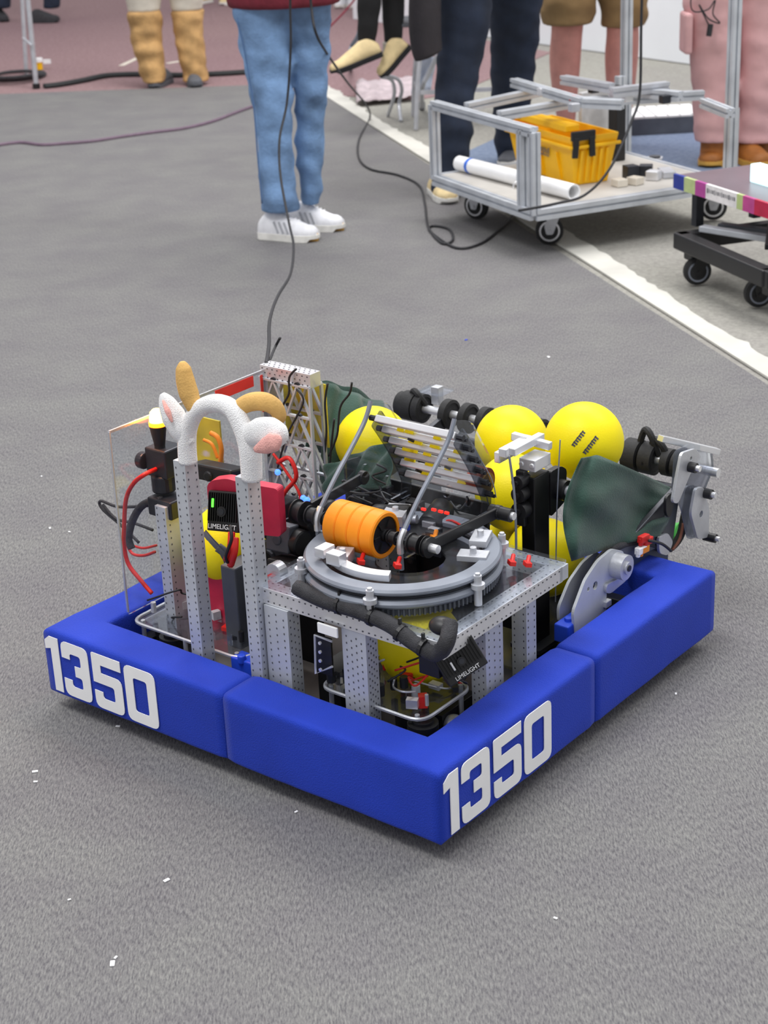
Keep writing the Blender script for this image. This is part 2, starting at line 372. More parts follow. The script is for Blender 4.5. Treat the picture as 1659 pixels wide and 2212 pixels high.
# ---- chassis
mb = MB(); mb.box((.44, .449, .052), (.71, .728, .006)); obj('bellypan', mb, M_beige, ROBOT)
def rail(a, b, name='frame_rail', m=M_alu, w_=.0254, h_=.05, par=None): mb = MB(); mb.bar(a, b, w_, h_, up=(0, 0, 1)); return obj(name, mb, m, par or ROBOT, bevel=.0015)
for a, b in (((.10, .09, .08), (.10, .81, .08)), ((.78, .09, .08), (.78, .81, .08)), ((.113, .10, .08), (.767, .10, .08)), ((.113, .798, .08), (.767, .798, .08))): 
    mb = MB(); mb.bar(a, b, .025, .05); obj('frame_rail', mb, M_dark, ROBOT, bevel=.0015)
def ptube(a, b, wx, wy, name='post', m=None, par=None, up=(0, 1, 0), label=None, step=.0127, rows=1, faces=(0, 1)):
    """box tube with rows of small drilled holes on its faces"""
    a = V(a); b = V(b); d = b - a; L_ = d.length; d.normalize(); u_ = V(up); x = u_.cross(d).normalized(); y = d.cross(x)
    mb = MB(); mb.bar(a, b, wx, wy, up=up); n = int(L_ / step)
    for fx, (nn, tt, hw_, wd) in enumerate(((x, y, wx / 2, wy), (y, x, wy / 2, wx))):
        for sg in (-1, 1):
            for i in range(n):
                for r in range(rows + 1):
                    off = (r - rows / 2) * (wd * .62 / max(rows, 1)); s_ = (i + .5 + (.5 if r % 2 else 0)) * step
                    if s_ > L_ - .004: continue
                    c = a + d * s_ + tt * off + nn * (sg * (hw_ + .0004)); vs = []
                    for k in range(6): t = 2 * PI * k / 6; vs.append(c + tt * .0015 * math.cos(t) + d * .0021 * math.sin(t))
                    mb.add(vs, [tuple(range(6))], 1)
    return obj(name, mb, [m or M_alu2, M_hole], par or ROBOT, label=label)
ptube((.108, .597, .06), (.108, .597, .517), .030, .027, 'upright_post', label='left of two tall drilled aluminium uprights')
ptube((.108, .455, .06), (.108, .455, .517), .030, .027, 'upright_post', label='right of two tall drilled aluminium uprights')
ptube((.205, .752, .06), (.205, .752, .369), .045, .026, 'upright_post', label='shorter upright behind the clear side sheet')
ptube((.12, .412, .06), (.12, .412, .288), .03, .052, 'turret_leg', rows=2)
ptube((.125, .248, .06), (.125, .248, .288), .03, .050, 'turret_leg', rows=3)
ptube((.29, .112, .06), (.29, .112, .288), .05, .03, 'turret_leg', rows=2)
ptube((.40, .112, .06), (.40, .112, .288), .03, .03, 'turret_leg')
ptube((.43, .43, .06), (.43, .43, .288), .03, .03, 'turret_leg')
# turret base frame (z about .30)
ptube((.122, .462, .303), (.122, .066, .303), .026, .028, 'turret_beam', up=(0, 0, 1), m=M_alu3, label='front beam of the turret base')
ptube((.135, .080, .303), (.450, .080, .303), .028, .028, 'turret_beam', up=(0, 0, 1), m=M_alu3, label='right beam of the turret base')
ptube((.135, .448, .303), (.450, .448, .303), .026, .026, 'turret_beam', up=(0, 0, 1))
ptube((.455, .066, .303), (.455, .462, .303), .026, .026, 'turret_beam', up=(0, 0, 1))
TC = V((.268, .265, 0))
mb = MB(); mb.prism(rounded([(.11, .066), (.468, .066), (.468, .462), (.11, .462)], .01), (0, 0, .3205), (1, 0, 0), (0, 1, 0), .005, [circ(TC.x, TC.y, .125, 28)])
obj('turret_plate', mb, M_clear, ROBOT)
# gear ring with teeth, two grey rings
mb = MB(); n = 120; o_ = []; 
for i in range(n):
    for q, r in ((0, .158), (.3, .158), (.45, .1625), (.8, .1625)): t = 2 * PI * (i + q) / n; o_.append((TC.x + r * math.cos(t), TC.y + r * math.sin(t)))
mb.prism(o_, (0, 0, .331), (1, 0, 0), (0, 1, 0), .012, [circ(TC.x, TC.y, .135, 64)]); obj('gear_ring', mb, M_greyd, ROBOT)
def ring(name, r0, r1, z0, z1, m, c=TC, par=None, smooth=True):
    mb = MB(); k = (z1 - z0) * .35; mb.lathe([(r0, z0), (r1 - k, z0), (r1, z0 + k), (r1, z1 - k), (r1 - k, z1), (r0 + k, z1), (r0, z1 - k)], (c.x, c.y, 0), (0, 0, 1), 96); return obj(name, mb, m, par or ROBOT, smooth=True)
ring('turret_ring', .128, .168, .338, .352, M_grey)
ring('turret_ring', .133, .160, .3535, .359, M_dark)
ring('turret_ring', .134, .166, .360, .371, M_grey)
for t in (200, 262, 320, 20, 80, 140):
    a = math.radians(t); p = TC + V((math.cos(a), math.sin(a), 0)) * .172; mb = MB(); mb.cyl((p.x, p.y, .322), (p.x, p.y, .374), .0065, 14); mb.cyl((p.x, p.y, .352), (p.x, p.y, .36), .0115, 16); mb.cyl((p.x, p.y, .374), (p.x, p.y, .378), .0045, 6)
    obj('guide_bearing', mb, M_alu, ROBOT, smooth=True)
# inner turret floor and brackets
mb = MB(); mb.prism(circ(TC.x, TC.y, .132, 48), (0, 0, .343), (1, 0, 0), (0, 1, 0), .006, [circ(TC.x + .02, TC.y, .06, 24)]); obj('turret_floor', mb, M_smoke, ROBOT)
mb = MB(); arc = []
for i in range(19): t = math.radians(136 + i * 4.0); arc.append((TC.x + .128 * math.cos(t), TC.y + .128 * math.sin(t)))
for i in range(18, -1, -1): t = math.radians(136 + i * 4.0); arc.append((TC.x + .108 * math.cos(t), TC.y + .108 * math.sin(t)))
mb.prism(arc, (0, 0, .375), (1, 0, 0), (0, 1, 0), .012); mb.box((TC.x - .118, TC.y + .045, .388), (.02, .028, .02)); mb.box((TC.x - .10, TC.y + .085, .385), (.03, .02, .016)); obj('turret_bracket', mb, M_alu3, ROBOT, bevel=.001)
for q, dd in (((.36, .17, .378), (.05, .03, .012)), ((.31, .15, .37), (.03, .05, .01)), ((.19, .33, .37), (.04, .03, .02)), ((.36, .35, .38), (.06, .04, .02))):
    mb = MB(); mb.box(q, dd, Euler((0, 0, .4)).to_matrix()); mb.cyl((q[0], q[1], q[2]), (q[0], q[1], q[2] + .016), .006, 8); obj('bracket', mb, M_alu, ROBOT, bevel=.001)
for q, m in (((.20, .30, .365), M_red), ((.215, .235, .368), M_red), ((.33, .245, .372), M_orange), ((.395, .10, .335), M_red), ((.385, .125, .335), M_red)):
    mb = MB(); mb.box(q, (.018, .011, .008), Euler((.2, .1, .9)).to_matrix()); mb.cyl(q, (q[0] + .02, q[1] + .01, q[2] + .004), .004, 8); obj('wire_connector', mb, m, ROBOT, bevel=.001)
# ---- flywheel roller with four orange wheels
AX = V((.252, 0, .396))
mb = MB(); mb.cyl((AX.x, .195, AX.z), (AX.x, .478, AX.z), .0068, 6); shaft = obj('roller_shaft', mb, M_dark, ROBOT)
for i in range(4):
    y0 = .287 + i * .0265; mb = MB(); r = .0405
    mb.lathe([(r - .008, y0), (r - .0022, y0), (r, y0 + .0022), (r, y0 + .0241), (r - .0022, y0 + .0263), (r - .008, y0 + .0263)], (AX.x, 0, AX.z), (0, 1, 0), 48)
    o = obj('orange_wheel', mb, M_orange, shaft, smooth=True)
mb = MB(); mb.cyl((AX.x, .2895, AX.z), (AX.x, .3905, AX.z), .0325, 32)
for k in range(6):
    t = k * PI / 3; mb.box((AX.x + .021 * math.cos(t), .2885, AX.z + .021 * math.sin(t)), (.014, .004, .005), Matrix.Rotation(-t, 3, 'Y'))
mb.cyl((AX.x, .283, AX.z), (AX.x, .29, AX.z), .011, 12)
obj('wheel_hub', mb, M_black, shaft, smooth=True)
def pulley(c, r, l, m=M_black, par=None, name='pulley', ax=(0, 1, 0)):
    c = V(c); ax = V(ax); mb = MB(); mb.lathe([(.004, 0), (r, 0), (r, l * .12), (r * .82, l * .14), (r * .82, l * .86), (r, l * .88), (r, l), (.004, l)], c, ax, 28); return obj(name, mb, m, par or ROBOT, smooth=True)
pulley((AX.x, .434, AX.z), .017, .020); pulley((AX.x, .462, AX.z), .022, .022); pulley((AX.x, .402, AX.z), .013, .018)
pulley((AX.x, .212, AX.z), .017, .022); pulley((AX.x, .194, AX.z), .018, .010); pulley((AX.x, .262, AX.z), .012, .016)
mb = MB(); mb.cyl((AX.x, .178, AX.z), (AX.x, .194, AX.z), .0075, 12); obj('shaft_end', mb, M_alu3, ROBOT, smooth=True)
# side plates of the shooter with grey edge strips
for a_ in (.430, .250):
    pl = [(.247, .362), (.247, .405), (.30, .455), (.365, .510), (.402, .56), (.45, .545), (.505, .46), (.515, .362)]
    mb = MB(); mb.prism(rounded(pl, .012), (0, a_, 0), (1, 0, 0), (0, 0, 1), .005, [circ(AX.x + .008, AX.z, .004, 8), circ(.38, .44, .012, 14), circ(.44, .40, .010, 14)])
    sp_ = obj('shooter_side_plate', mb, M_clear, ROBOT)
    pts = smoothpath([(.245, a_, .345), (.244, a_, .385), (.248, a_, .402), (.262, a_, .419), (.30, a_, .456), (.350, a_, .498), (.386, a_, .532), (.404, a_, .562)], 5)
    mb = MB(); mb.tube(pts, .0042, 8); obj('plate_edge', mb, M_grey, sp_, smooth=True)
    mb = MB(); mb.tube(smoothpath([(.2435, a_, .375), (.2445, a_, .398), (.256, a_, .414)], 4), .0058, 8); obj('plate_edge', mb, M_alu3, sp_, smooth=True)
# black belt guards running back from the shaft
for a_, b1, z1 in ((.470, .42, .405), (.200, .455, .385)):
    mb = MB(); mb.bar((AX.x, a_, AX.z), (b1, a_, z1), .007, .020, up=(0, 0, 1)); mb.cyl((b1, a_ - .006, z1), (b1, a_ + .006, z1), .013, 18); obj('belt_guard', mb, M_black, ROBOT, bevel=.002)
mb = MB(); mb.cyl((.455, .172, .385), (.455, .215, .385), .012, 18, ); mb.cyl((.455, .166, .385), (.455, .172, .385), .007, 10, 1); obj('idler', mb, [M_black, M_alu3], ROBOT, smooth=True)
# hood with silver tubes
hood_pts = [(.400, .533), (.418, .508), (.436, .482), (.452, .456), (.466, .430), (.478, .404)]
hs0 = [.412, .404, .400, .396, .392, .388]
HA0, HA1 = .243, .414
hp = MB(); 
for a_ in (HA0 - .002, HA1 + .003):
    o_ = [(b + .014, z + .012) for b, z in hood_pts] + [(.49, .36), (.46, .36)] + [(b - .012, z - .010) for b, z in hood_pts[::-1]]
    mb = MB(); mb.prism(rounded(o_, .004, 2), (0, a_, 0), (1, 0, 0), (0, 0, 1), .004); hd_ = obj('hood_side_plate', mb, M_smoke, ROBOT)
    for b, z in hood_pts:
        mb = MB(); s_ = -1 if a_ < .3 else 1; mb.cyl((b, a_, z), (b, a_ + s_ * .012, z), .0055, 8); mb.cyl((b + .012, a_, z - .008), (b + .012, a_ + s_ * .010, z - .008), .0035, 8); obj('bolt', mb, M_dark, hd_, smooth=True)
for i, (b, z) in enumerate(hood_pts):
    mb = MB(); mb.bar((b, HA0, z), (b, HA1, z), .0175, .013, up=(.55, 0, .83)); obj('hood_slat', mb, M_alu3 if i % 2 == 0 or i == 1 else M_alu, ROBOT, bevel=.002)
for i in range(16):
    k = random.randrange(5); b, z = hood_pts[k]; a_ = random.uniform(HA0 + .01, HA1 - .02)
    mb = MB(); mb.box((b + .012, a_, z - .012), (.004, random.uniform(.012, .03), .014), Euler((0, .6, 0)).to_matrix()); obj('yellow_filler', mb, M_ball, ROBOT)  # yellow bits added between slats, like balls glimpsed through the gaps
for k, a_ in ((1, .352), (3, .30), (4, .375)):
    b, z = hood_pts[k]; mb = MB(); mb.box((b, a_, z), (.016, .004, .02), Euler((0, .6, 0)).to_matrix()); obj('cable_tie', mb, M_black, ROBOT)
hq = rob(1043, 1040, b=.50); mb = MB(); mb.cyl((.50, hq.y - .008, hq.z), (.50, hq.y + .02, hq.z), .026, 28, 0); mb.cyl((.50, hq.y - .012, hq.z), (.50, hq.y - .008, hq.z), .018, 28, 1); obj('hood_wheel', mb, [mat('rust red rubber', (150, 62, 40), .6), mat('ochre hub', (190, 140, 50), .6)], ROBOT, smooth=True)
mb = MB()
for i in range(60):
    t = i / 59; 
    pass
# shooter rear: dark boards, motors, electronics between hood and ring
def motor(c, r, l, ax, name='motor', m=M_black, par=None):
    c = V(c); ax = V(ax).normalized(); mb = MB(); mb.lathe([(0, 0), (r * .9, 0), (r, l * .06), (r, l * .3), (r * .97, l * .32), (r * .97, l * .36), (r, l * .38), (r, l * .94), (r * .88, l), (0, l)], c, ax, 28, closed=False)
    o = obj(name, mb, m, par or ROBOT, smooth=True); mb = MB(); mb.cyl(c + ax * l, c + ax * (l + .012), r * .3, 16); obj('motor_boss', mb, M_alu, o, smooth=True); return o
motor((.36, .40, .362), .026, .07, (.3, -1, .1)); motor((.39, .30, .36), .022, .06, (1, .2, .2)); motor((.31, .44, .375), .024, .05, (.2, 1, 0))
mb = MB(); mb.box((.40, .33, .352), (.15, .17, .014)); obj('circuit_board', mb, M_black, ROBOT, bevel=.002)
for i in range(16):
    q = (random.uniform(.34, .46), random.uniform(.26, .40), .362); mb = MB(); mb.box(q, (random.uniform(.008, .03), random.uniform(.008, .03), random.uniform(.006, .02)))
    obj('electronic_component', mb, random.choice([M_black, M_dark, M_bluep, M_alu, M_black]), ROBOT, bevel=.001)
for px, py in ((915, 1100), (937, 1101), (952, 1105), (965, 1108)):
    p = rob(px, py, b=.36); mb = MB(); mb.box(p, (.004, .008, .004)); obj('indicator_light', mb, M_ledr, ROBOT)
# ---- balls are separate things (below); hopper bed
mb = MB(); mb.box((.62, .46, .078), (.30, .60, .006)); obj('hopper_floor', mb, M_smoke, ROBOT)
for a_ in (.42, .55):
    mb = MB(); mb.bar((.50, a_, .17), (.50, a_, .34), .02, .02); obj('hopper_post', mb, M_dark, ROBOT)
mb = MB(); mb.prism([(.48, .15), (.77, .15), (.77, .36), (.48, .40)], (0, .560, 0), (1, 0, 0), (0, 0, 1), .004); obj('hopper_divider', mb, M_smoke, ROBOT)
# dark filler panels added so the belly reads busy and dark
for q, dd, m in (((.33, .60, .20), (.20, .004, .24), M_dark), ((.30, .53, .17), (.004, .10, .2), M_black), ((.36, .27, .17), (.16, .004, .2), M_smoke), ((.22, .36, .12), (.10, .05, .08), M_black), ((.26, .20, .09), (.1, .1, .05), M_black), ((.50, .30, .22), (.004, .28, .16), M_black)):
    mb = MB(); mb.box(q, dd); obj('filler_panel', mb, m, ROBOT, bevel=.001)
# dark electronics wall behind the hood
mb = MB(); mb.box((.512, .425, .225), (.008, .33, .29)); ew = obj('electronics_panel', mb, M_black, ROBOT, bevel=.002, label='dark electronics panel behind the hood')
random.seed(21); M_navy = mat('navy board', (30, 40, 78), .5, 0, .1)
for i in range(34):
    mb = MB(); c = V((.502, random.uniform(.28, .58), random.uniform(.22, .36))); d = (random.uniform(.008, .03), random.uniform(.01, .045), random.uniform(.008, .03))
    if i % 4: mb.box(c, d)
    else: mb.cyl(c, c - V((.02, 0, 0)), random.uniform(.005, .010), 10)
    obj('electronic_component', mb, random.choice([M_black, M_dark, M_navy, M_black, M_greyd, M_blk]), ew, bevel=.001)
for i in range(14):
    P = [V((random.uniform(.40, .50), random.uniform(.28, .56), random.uniform(.35, .38)))]
    for k in range(3): P.append(P[-1] + V((random.uniform(-.03, .02), random.uniform(-.06, .06), random.uniform(-.02, .02))))
    mb = MB(); mb.tube(smoothpath(P, 5), .0022, 6); obj('wire', mb, random.choice([M_black, M_wire, M_red, M_dark, M_wire]), ROBOT, smooth='all')
# ---- black mast with silver head
MA, MBx = .196, .565
mb = MB(); mb.box((MBx, MA, .255), (.048, .028, .335)); obj('mast', mb, M_blackan, ROBOT, bevel=.002, label='black anodised mast')
mb = MB(); mb.box((MBx, MA, .445), (.05, .034, .022)); 
for i, da in enumerate((-.01, .012)): mb.cyl((MBx - .027, MA + da, .445), (MBx + .027, MA + da, .445), .005, 10)
mb.bar((MBx - .05, MA + .035, .468), (MBx + .035, MA + .035, .468), .016, .016); mb.bar((MBx - .05, MA + .015, .474), (MBx + .04, MA + .012, .476), .014, .014); mb.bar((MBx - .045, MA + .05, .455), (MBx + .02, MA + .05, .455), .012, .02)
mb.bar((MBx + .02, MA - .02, .47), (MBx + .02, MA + .06, .474), .012, .014)
obj('mast_head', mb, M_alu3, ROBOT, bevel=.0015, label='silver gearbox block on the mast')
mb = MB(); mb.cyl((MBx + .0, MA - .018, .405), (MBx, MA - .040, .405), .0001, 4)
def platepulley(px, py, a_, r, name='pulley'):
    p = rob(px, py, a=a_); mb = MB(); mb.cyl((p.x, a_ + .006, p.z), (p.x, a_ - .010, p.z), r, 28, 0); mb.cyl((p.x, a_ - .010, p.z), (p.x, a_ - .016, p.z), r * .5, 16, 1); mb.cyl((p.x, a_ - .016, p.z), (p.x, a_ - .018, p.z), r * .22, 8, 0)
    return obj(name, mb, [M_black, M_alu], ROBOT, smooth=True)
platepulley(1215, 1058, .178, .019)
mb = MB(); c_ = rob(1205, 1055, a=.188); mb.prism(rounded([(c_.x - .03, c_.z - .045), (c_.x + .02, c_.z - .03), (c_.x + .024, c_.z + .03), (c_.x + .006, c_.z + .042), (c_.x - .03, c_.z + .042)], .008), (0, .190, 0), (1, 0, 0), (0, 0, 1), .012); obj('pulley_plate', mb, M_black, ROBOT, bevel=.001)
for px, py, r in ((1128, 1065, .014), (1130, 1100, .016), (1127, 1038, .012)):
    p = rob(px, py, b=.535); mb = MB(); mb.cyl((.548, p.y, p.z), (.52, p.y, p.z), r, 20); mb.cyl((.52, p.y, p.z), (.514, p.y, p.z), r * .4, 8); obj('pulley', mb, M_black, ROBOT, smooth=True)
p = rob(1128, 1075, b=.540); mb = MB(); mb.box(p, (.014, .018, .105)); obj('pulley_plate', mb, M_black, ROBOT, bevel=.002)
mb = MB(); mb.prism(rounded([(-.045, -.035), (.06, -.035), (.06, .03), (-.045, .03)], .006), (MBx, MA, .094), (1, 0, 0), (0, 1, 0), .008); obj('mast_foot', mb, M_dark, ROBOT)
# thin hanging strings and clear strap beside the mast
for path, r in (([(1100, 985), (1112, 1080), (1115, 1200), (1112, 1330)], .0022), ([(1210, 950), (1203, 1100), (1200, 1300)], .0012), ([(990, 960), (1040, 1040), (1055, 1090)], .0012), ([(1020, 965), (1060, 1030), (1072, 1075)], .0010)):
    mb = MB(); mb.tube(smoothpath([rob(x, y, b=.50 if x < 1190 else .60) for x, y in path], 4), r, 6); obj('cord', mb, M_grey, ROBOT, smooth=True)
# ---- front smoked skirt below turret and clear guard plates with standoffs
def guard(pts, z, name='guard_plate'):
    mb = MB(); P = rounded(pts, .03, 6); mb.prism(P, (0, 0, z), (1, 0, 0), (0, 1, 0), .006); g = obj(name, mb, M_clear, ROBOT)
    mb = MB(); mb.tube([(x, y, z) for x, y in P], .0034, 6, closed=True); obj('plate_edge', mb, M_alu, g, smooth=True)
    for x, y in pts:
        cx = sum(p[0] for p in pts) / len(pts); cy = sum(p[1] for p in pts) / len(pts); q = V((x, y, 0)).lerp(V((cx, cy, 0)), .16)
        mb = MB(); mb.cyl((q.x, q.y, .055), (q.x, q.y, z + .004), .0042, 8); obj('standoff', mb, M_alu, g, smooth=True)
    return g
guard([(.126, .128), (.126, .345), (.27, .345), (.27, .128)], .150)
guard([(.126, .52), (.126, .80), (.25, .80), (.25, .52)], .150)
for a_ in (.23, .66):
    mb = MB(); mb.cyl((.126, a_, .055), (.126, a_, .15), .0042, 8); obj('standoff', mb, M_alu, ROBOT, smooth=True)
random.seed(11)
for i in range(46):
    a_ = random.uniform(.14, .33) if i % 3 else random.uniform(.55, .79); b_ = random.uniform(.14, .26)
    mb = MB(); c = V((b_, a_, .162 + random.uniform(-.004, .006)))
    kind = random.random(); m = random.choice([M_dark, M_alu, M_black, M_alu2, M_dark, M_red, M_alu3, M_clear])
    if kind < .5: mb.box(c, (random.uniform(.008, .026), random.uniform(.008, .022), random.uniform(.006, .022)), Euler((0, 0, random.uniform(0, 1.5))).to_matrix())
    else: mb.cyl(c - V((0, 0, .008)), c + V((0, 0, .012)), random.uniform(.003, .008), 8)
    obj('electronic_component', mb, m, ROBOT, smooth=kind > .5)
# drive modules under the guard plates
for (b_, a_) in ((.165, .17), (.165, .74), (.70, .17), (.70, .73)):
    mb = MB(); mb.box((b_, a_, .075), (.11, .11, .018), mi=1); mb.cyl((b_, a_, .028), (b_, a_, .066), .05, 28); mod = obj('drive_module', mb, [M_black, M_dark], ROBOT, bevel=.001)
    mb = MB(); mb.cyl((b_ - .014, a_, .049), (b_ + .014, a_, .049), .0485, 32); obj('drive_wheel', mb, M_rub, mod, smooth=True)
    for k, (dx, dy) in enumerate(((.03, .035), (-.02, -.03))):
        mb = MB(); mb.cyl((b_ + dx, a_ + dy, .085), (b_ + dx, a_ + dy, .138), .026, 24); mb.cyl((b_ + dx, a_ + dy, .138), (b_ + dx, a_ + dy, .143), .018, 20); obj('drive_motor', mb, M_black, mod, smooth=True)
mb = MB(); p = rob(980, 1565, z=.095); mb.sphere(p, .018, 18); obj('fitting', mb, M_alu3, ROBOT, smooth='all')
# tangled small wires
def wire(pts, r, m, name='wire', par=None, **k): 
    mb = MB(); mb.tube(smoothpath(pts, 6), r, 7); return obj(name, mb, m, par or ROBOT, smooth='all', **k)
random.seed(5)
for i in range(26):
    z_ = random.choice([.17, .18, .2]); a_ = random.uniform(.13, .32) if i % 4 else random.uniform(.5, .78); b_ = random.uniform(.15, .30); P = [V((b_, a_, z_))]
    for k in range(3): P.append(P[-1] + V((random.uniform(-.04, .05), random.uniform(-.05, .05), random.uniform(-.02, .025))))
    wire(P, .0018, random.choice([M_black, M_red, M_black, M_dark, M_alu]), 'wire')
# ---- black cable sleeve bundle along the front beam
sl = [(640, 1268), (700, 1297), (770, 1318), (840, 1348), (890, 1385), (940, 1412), (968, 1385), (955, 1355)]
P = [rob(x, y, b=.105) for x, y in sl]; P[6].x = .10; P[7].x = .125
wire(P, .0135, M_blk, 'cable_sleeve', label='black braided cable sleeve')
for i in (1, 2, 3, 4):
    q = (P[i] + P[i + 1]) / 2; d = (P[i + 1] - P[i]).normalized(); mb = MB(); mb.cyl(q - d * .003, q + d * .003, .0155, 14); mb.box(q + V((0, 0, .018)), (.005, .004, .014)); obj('cable_tie', mb, M_black, ROBOT)
p = rob(955, 1352, b=.12); mb = MB(); mb.sphere(p, .016, 16, sc=(1.2, 1.4, .9)); obj('cable_bend', mb, M_black, ROBOT, smooth='all')
# bright strap piece and clear bracket between posts
p = rob(708, 1361, b=.10); mb = MB(); mb.box(p, (.004, .042, .018)); obj('bright_clip', mb, M_white, ROBOT, bevel=.001)
q0 = [rob(*x, b=.112) for x in ((680, 1372), (718, 1386), (718, 1440), (682, 1455))]
mb = MB(); mb.tube([q0[1], q0[0], q0[3], q0[2]], .0022, 6); br = obj('wire_bracket', mb, M_alu, ROBOT, smooth=True)
for k in range(4): p = q0[0].lerp(q0[3], .15 + k * .23) + V((0, -.012, 0)); mb = MB(); mb.cyl(p, p + V((-.003, 0, 0)), .003, 8); obj('rivet', mb, M_alu3, br)
mb = MB(); c = rob(700, 1415, b=.125); mb.box(c, (.004, .036, .07)); obj('filler_panel', mb, M_black, ROBOT)
# yellow tinted sheets under the turret (worn yellow ball pieces are separate things)
# ---- cameras: black finned box, lens, led, wordmark
def textmesh(s, size, ext=.0004):
    c = bpy.data.curves.new('t', 'FONT'); c.body = s; c.size = size; c.extrude = ext; c.align_x = 'CENTER'; c.align_y = 'CENTER'
    o = bpy.data.objects.new('t', c); COL.objects.link(o); dg = bpy.context.evaluated_depsgraph_get(); me = bpy.data.meshes.new_from_object(o.evaluated_get(dg)); bpy.data.objects.remove(o); bpy.data.curves.remove(c); return me
def vision_camera(c, right, up, w_, h_, ledon=True):
    c = V(c); r = V(right).normalized(); u_ = V(up); n = r.cross(u_).normalized(); u_ = n.cross(r).normalized(); R_ = Matrix((r, u_, n)).transposed()
    mb = MB(); mb.box(c - n * .014, (w_, h_, .028), R_); cm = obj('vision_camera', mb, M_black, ROBOT, bevel=.002, label='black finned vision camera')
    mb = MB(); k = 13
    for i in range(k): mb.box(c + r * (w_ * (.30 if ledon else 0) * 0 + (i - (k - 1) / 2) * w_ / k * .95) + u_ * h_ * .1 + n * .002, (w_ * .028, h_ * .70, .005), R_)
    f = obj('fins', mb, M_blackan, cm)
    mb = MB(); mb.cyl(c + n * .0, c + n * .007, h_ * .13, 20, 0); mb.cyl(c + n * .007, c + n * .008, h_ * .08, 20, 1); obj('lens', mb, [M_black, M_dark], cm, smooth=True)
    if ledon: mb = MB(); mb.box(c - r * w_ * .30 + u_ * h_ * .2 + n * .005, (w_ * .06, h_ * .22, .003), R_); obj('status_light', mb, M_ledg, cm, bevel=.001)
    else: mb = MB(); mb.box(c - r * w_ * .22 + n * .004, (w_ * .05, h_ * .28, .003), R_); obj('status_light', mb, M_alu3, cm, bevel=.001)
    me = textmesh('LIMELIGHT', h_ * .17); me.materials.append(M_white); o = bpy.data.objects.new('lettering', me); COL.objects.link(o); o.parent = cm
    M4 = R_.to_4x4(); M4.translation = c - u_ * h_ * .385 + n * .002; o.matrix_local = M4 @ Matrix.Scale(.98, 4, (1, 0, 0)); return cm
pc = rob(482, 1105, b=.165)
vision_camera(pc, (.25, -1, .05), (.35, 0, 1), .062, .070)
mb = MB(); mb.prism(rounded([(-.06, -.055), (.080, -.055), (.080, .034), (.01, .040), (-.02, .046), (-.05, .040), (-.06, .03)], .008), pc + V((.036, -.01, .008)), (.25, -1, .05), (0, 0, 1), .022); obj('camera_case', mb, M_crim, ROBOT, bevel=.003, label='crimson case behind the camera')
for px, py in ((500, 1150), (508, 1162)):
    wire([rob(px, py, b=.14), rob(px - 2, py + 30, b=.13), rob(px - 10, py + 58, b=.14)], .0065, M_red, 'red_tie')
wire([rob(497, 1135, b=.13), rob(500, 1165, b=.12), rob(488, 1200, b=.12), rob(492, 1215, b=.13)], .003, M_black, 'wire')
pr = rob(995, 1427, a=.07)
vision_camera(pr, (.70, -.45, .38), (.1, .3, .9), .072, .056, False)
mb = MB(); mb.box(pr + V((.0, .045, -.01)), (.05, .04, .04)); obj('camera_bracket', mb, M_black, ROBOT, bevel=.002)
# ---- blue printed blocks
for (px, py, dd) in ((523, 1432, (.03, .05, .03)), (1228, 1350, (.075, .03, .035)), (1070, 1540, (.05, .02, .03))):
    p = rob(px, py, z=.145); mb = MB(); mb.box(p + V((.012, 0, -.008)), dd); mb.cyl(p, p + V((0, 0, .016)), .008, 10); obj('blue_block', mb, M_bluep, ROBOT, bevel=.003)
p = rob(475, 1290, b=.24); mb = MB(); mb.box(p, (.05, .075, .12)); obj('battery', mb, M_crim, ROBOT, bevel=.004, label='crimson battery block')
p = rob(523, 1300, b=.20); mb = MB(); mb.box(p, (.06, .035, .16)); obj('grey_bracket', mb, M_greyd, ROBOT, bevel=.003)
p = rob(385, 1180, b=.23); mb = MB(); mb.box(p, (.01, .03, .17)); obj('reflection_strip', mb, M_gold, ROBOT, bevel=.001, label='yellow strip painted for a reflection beside the short upright')  # yellow reflection beside the post, put in as a coloured strip
# ---- clear side sheet with red tape and printed edge
o_ = [(.120, .165), (.30, .165), (.30, .30), (.533, .30), (.533, .521), (.125, .523)]
mb = MB(); mb.prism(rounded(o_, .006), (0, .80, 0), (1, 0, 0), (0, 0, 1), .0035); ss = obj('side_sheet', mb, M_clear, ROBOT, label='clear sheet with red tape on its top edge')
def tape_piece(x0, x1, z0, z1): mb = MB(); mb.box(((x0 + x1) / 2, .7975, (z0 + z1) / 2), (x1 - x0, .0012, z1 - z0)); obj('red_tape', mb, M_rtape, ss)
pa, pb = rob(462, 838, a=.80), rob(543, 795, a=.80); tape_piece(pa.x, pb.x, .499, .520)
pa, pb = rob(437, 855, a=.80), rob(450, 848, a=.80); tape_piece(pa.x, pb.x, .498, .516)
pa = rob(564, 830, a=.80); tape_piece(pa.x - .004, pa.x + .003, .44, .515)
mb = MB(); mb.bar((.125, .80, .521), (.533, .80, .521), .003, .005); mb.bar((.122, .80, .17), (.125, .80, .521), .003, .004, up=(0, 1, 0)); obj('plate_edge', mb, M_alu, ss)
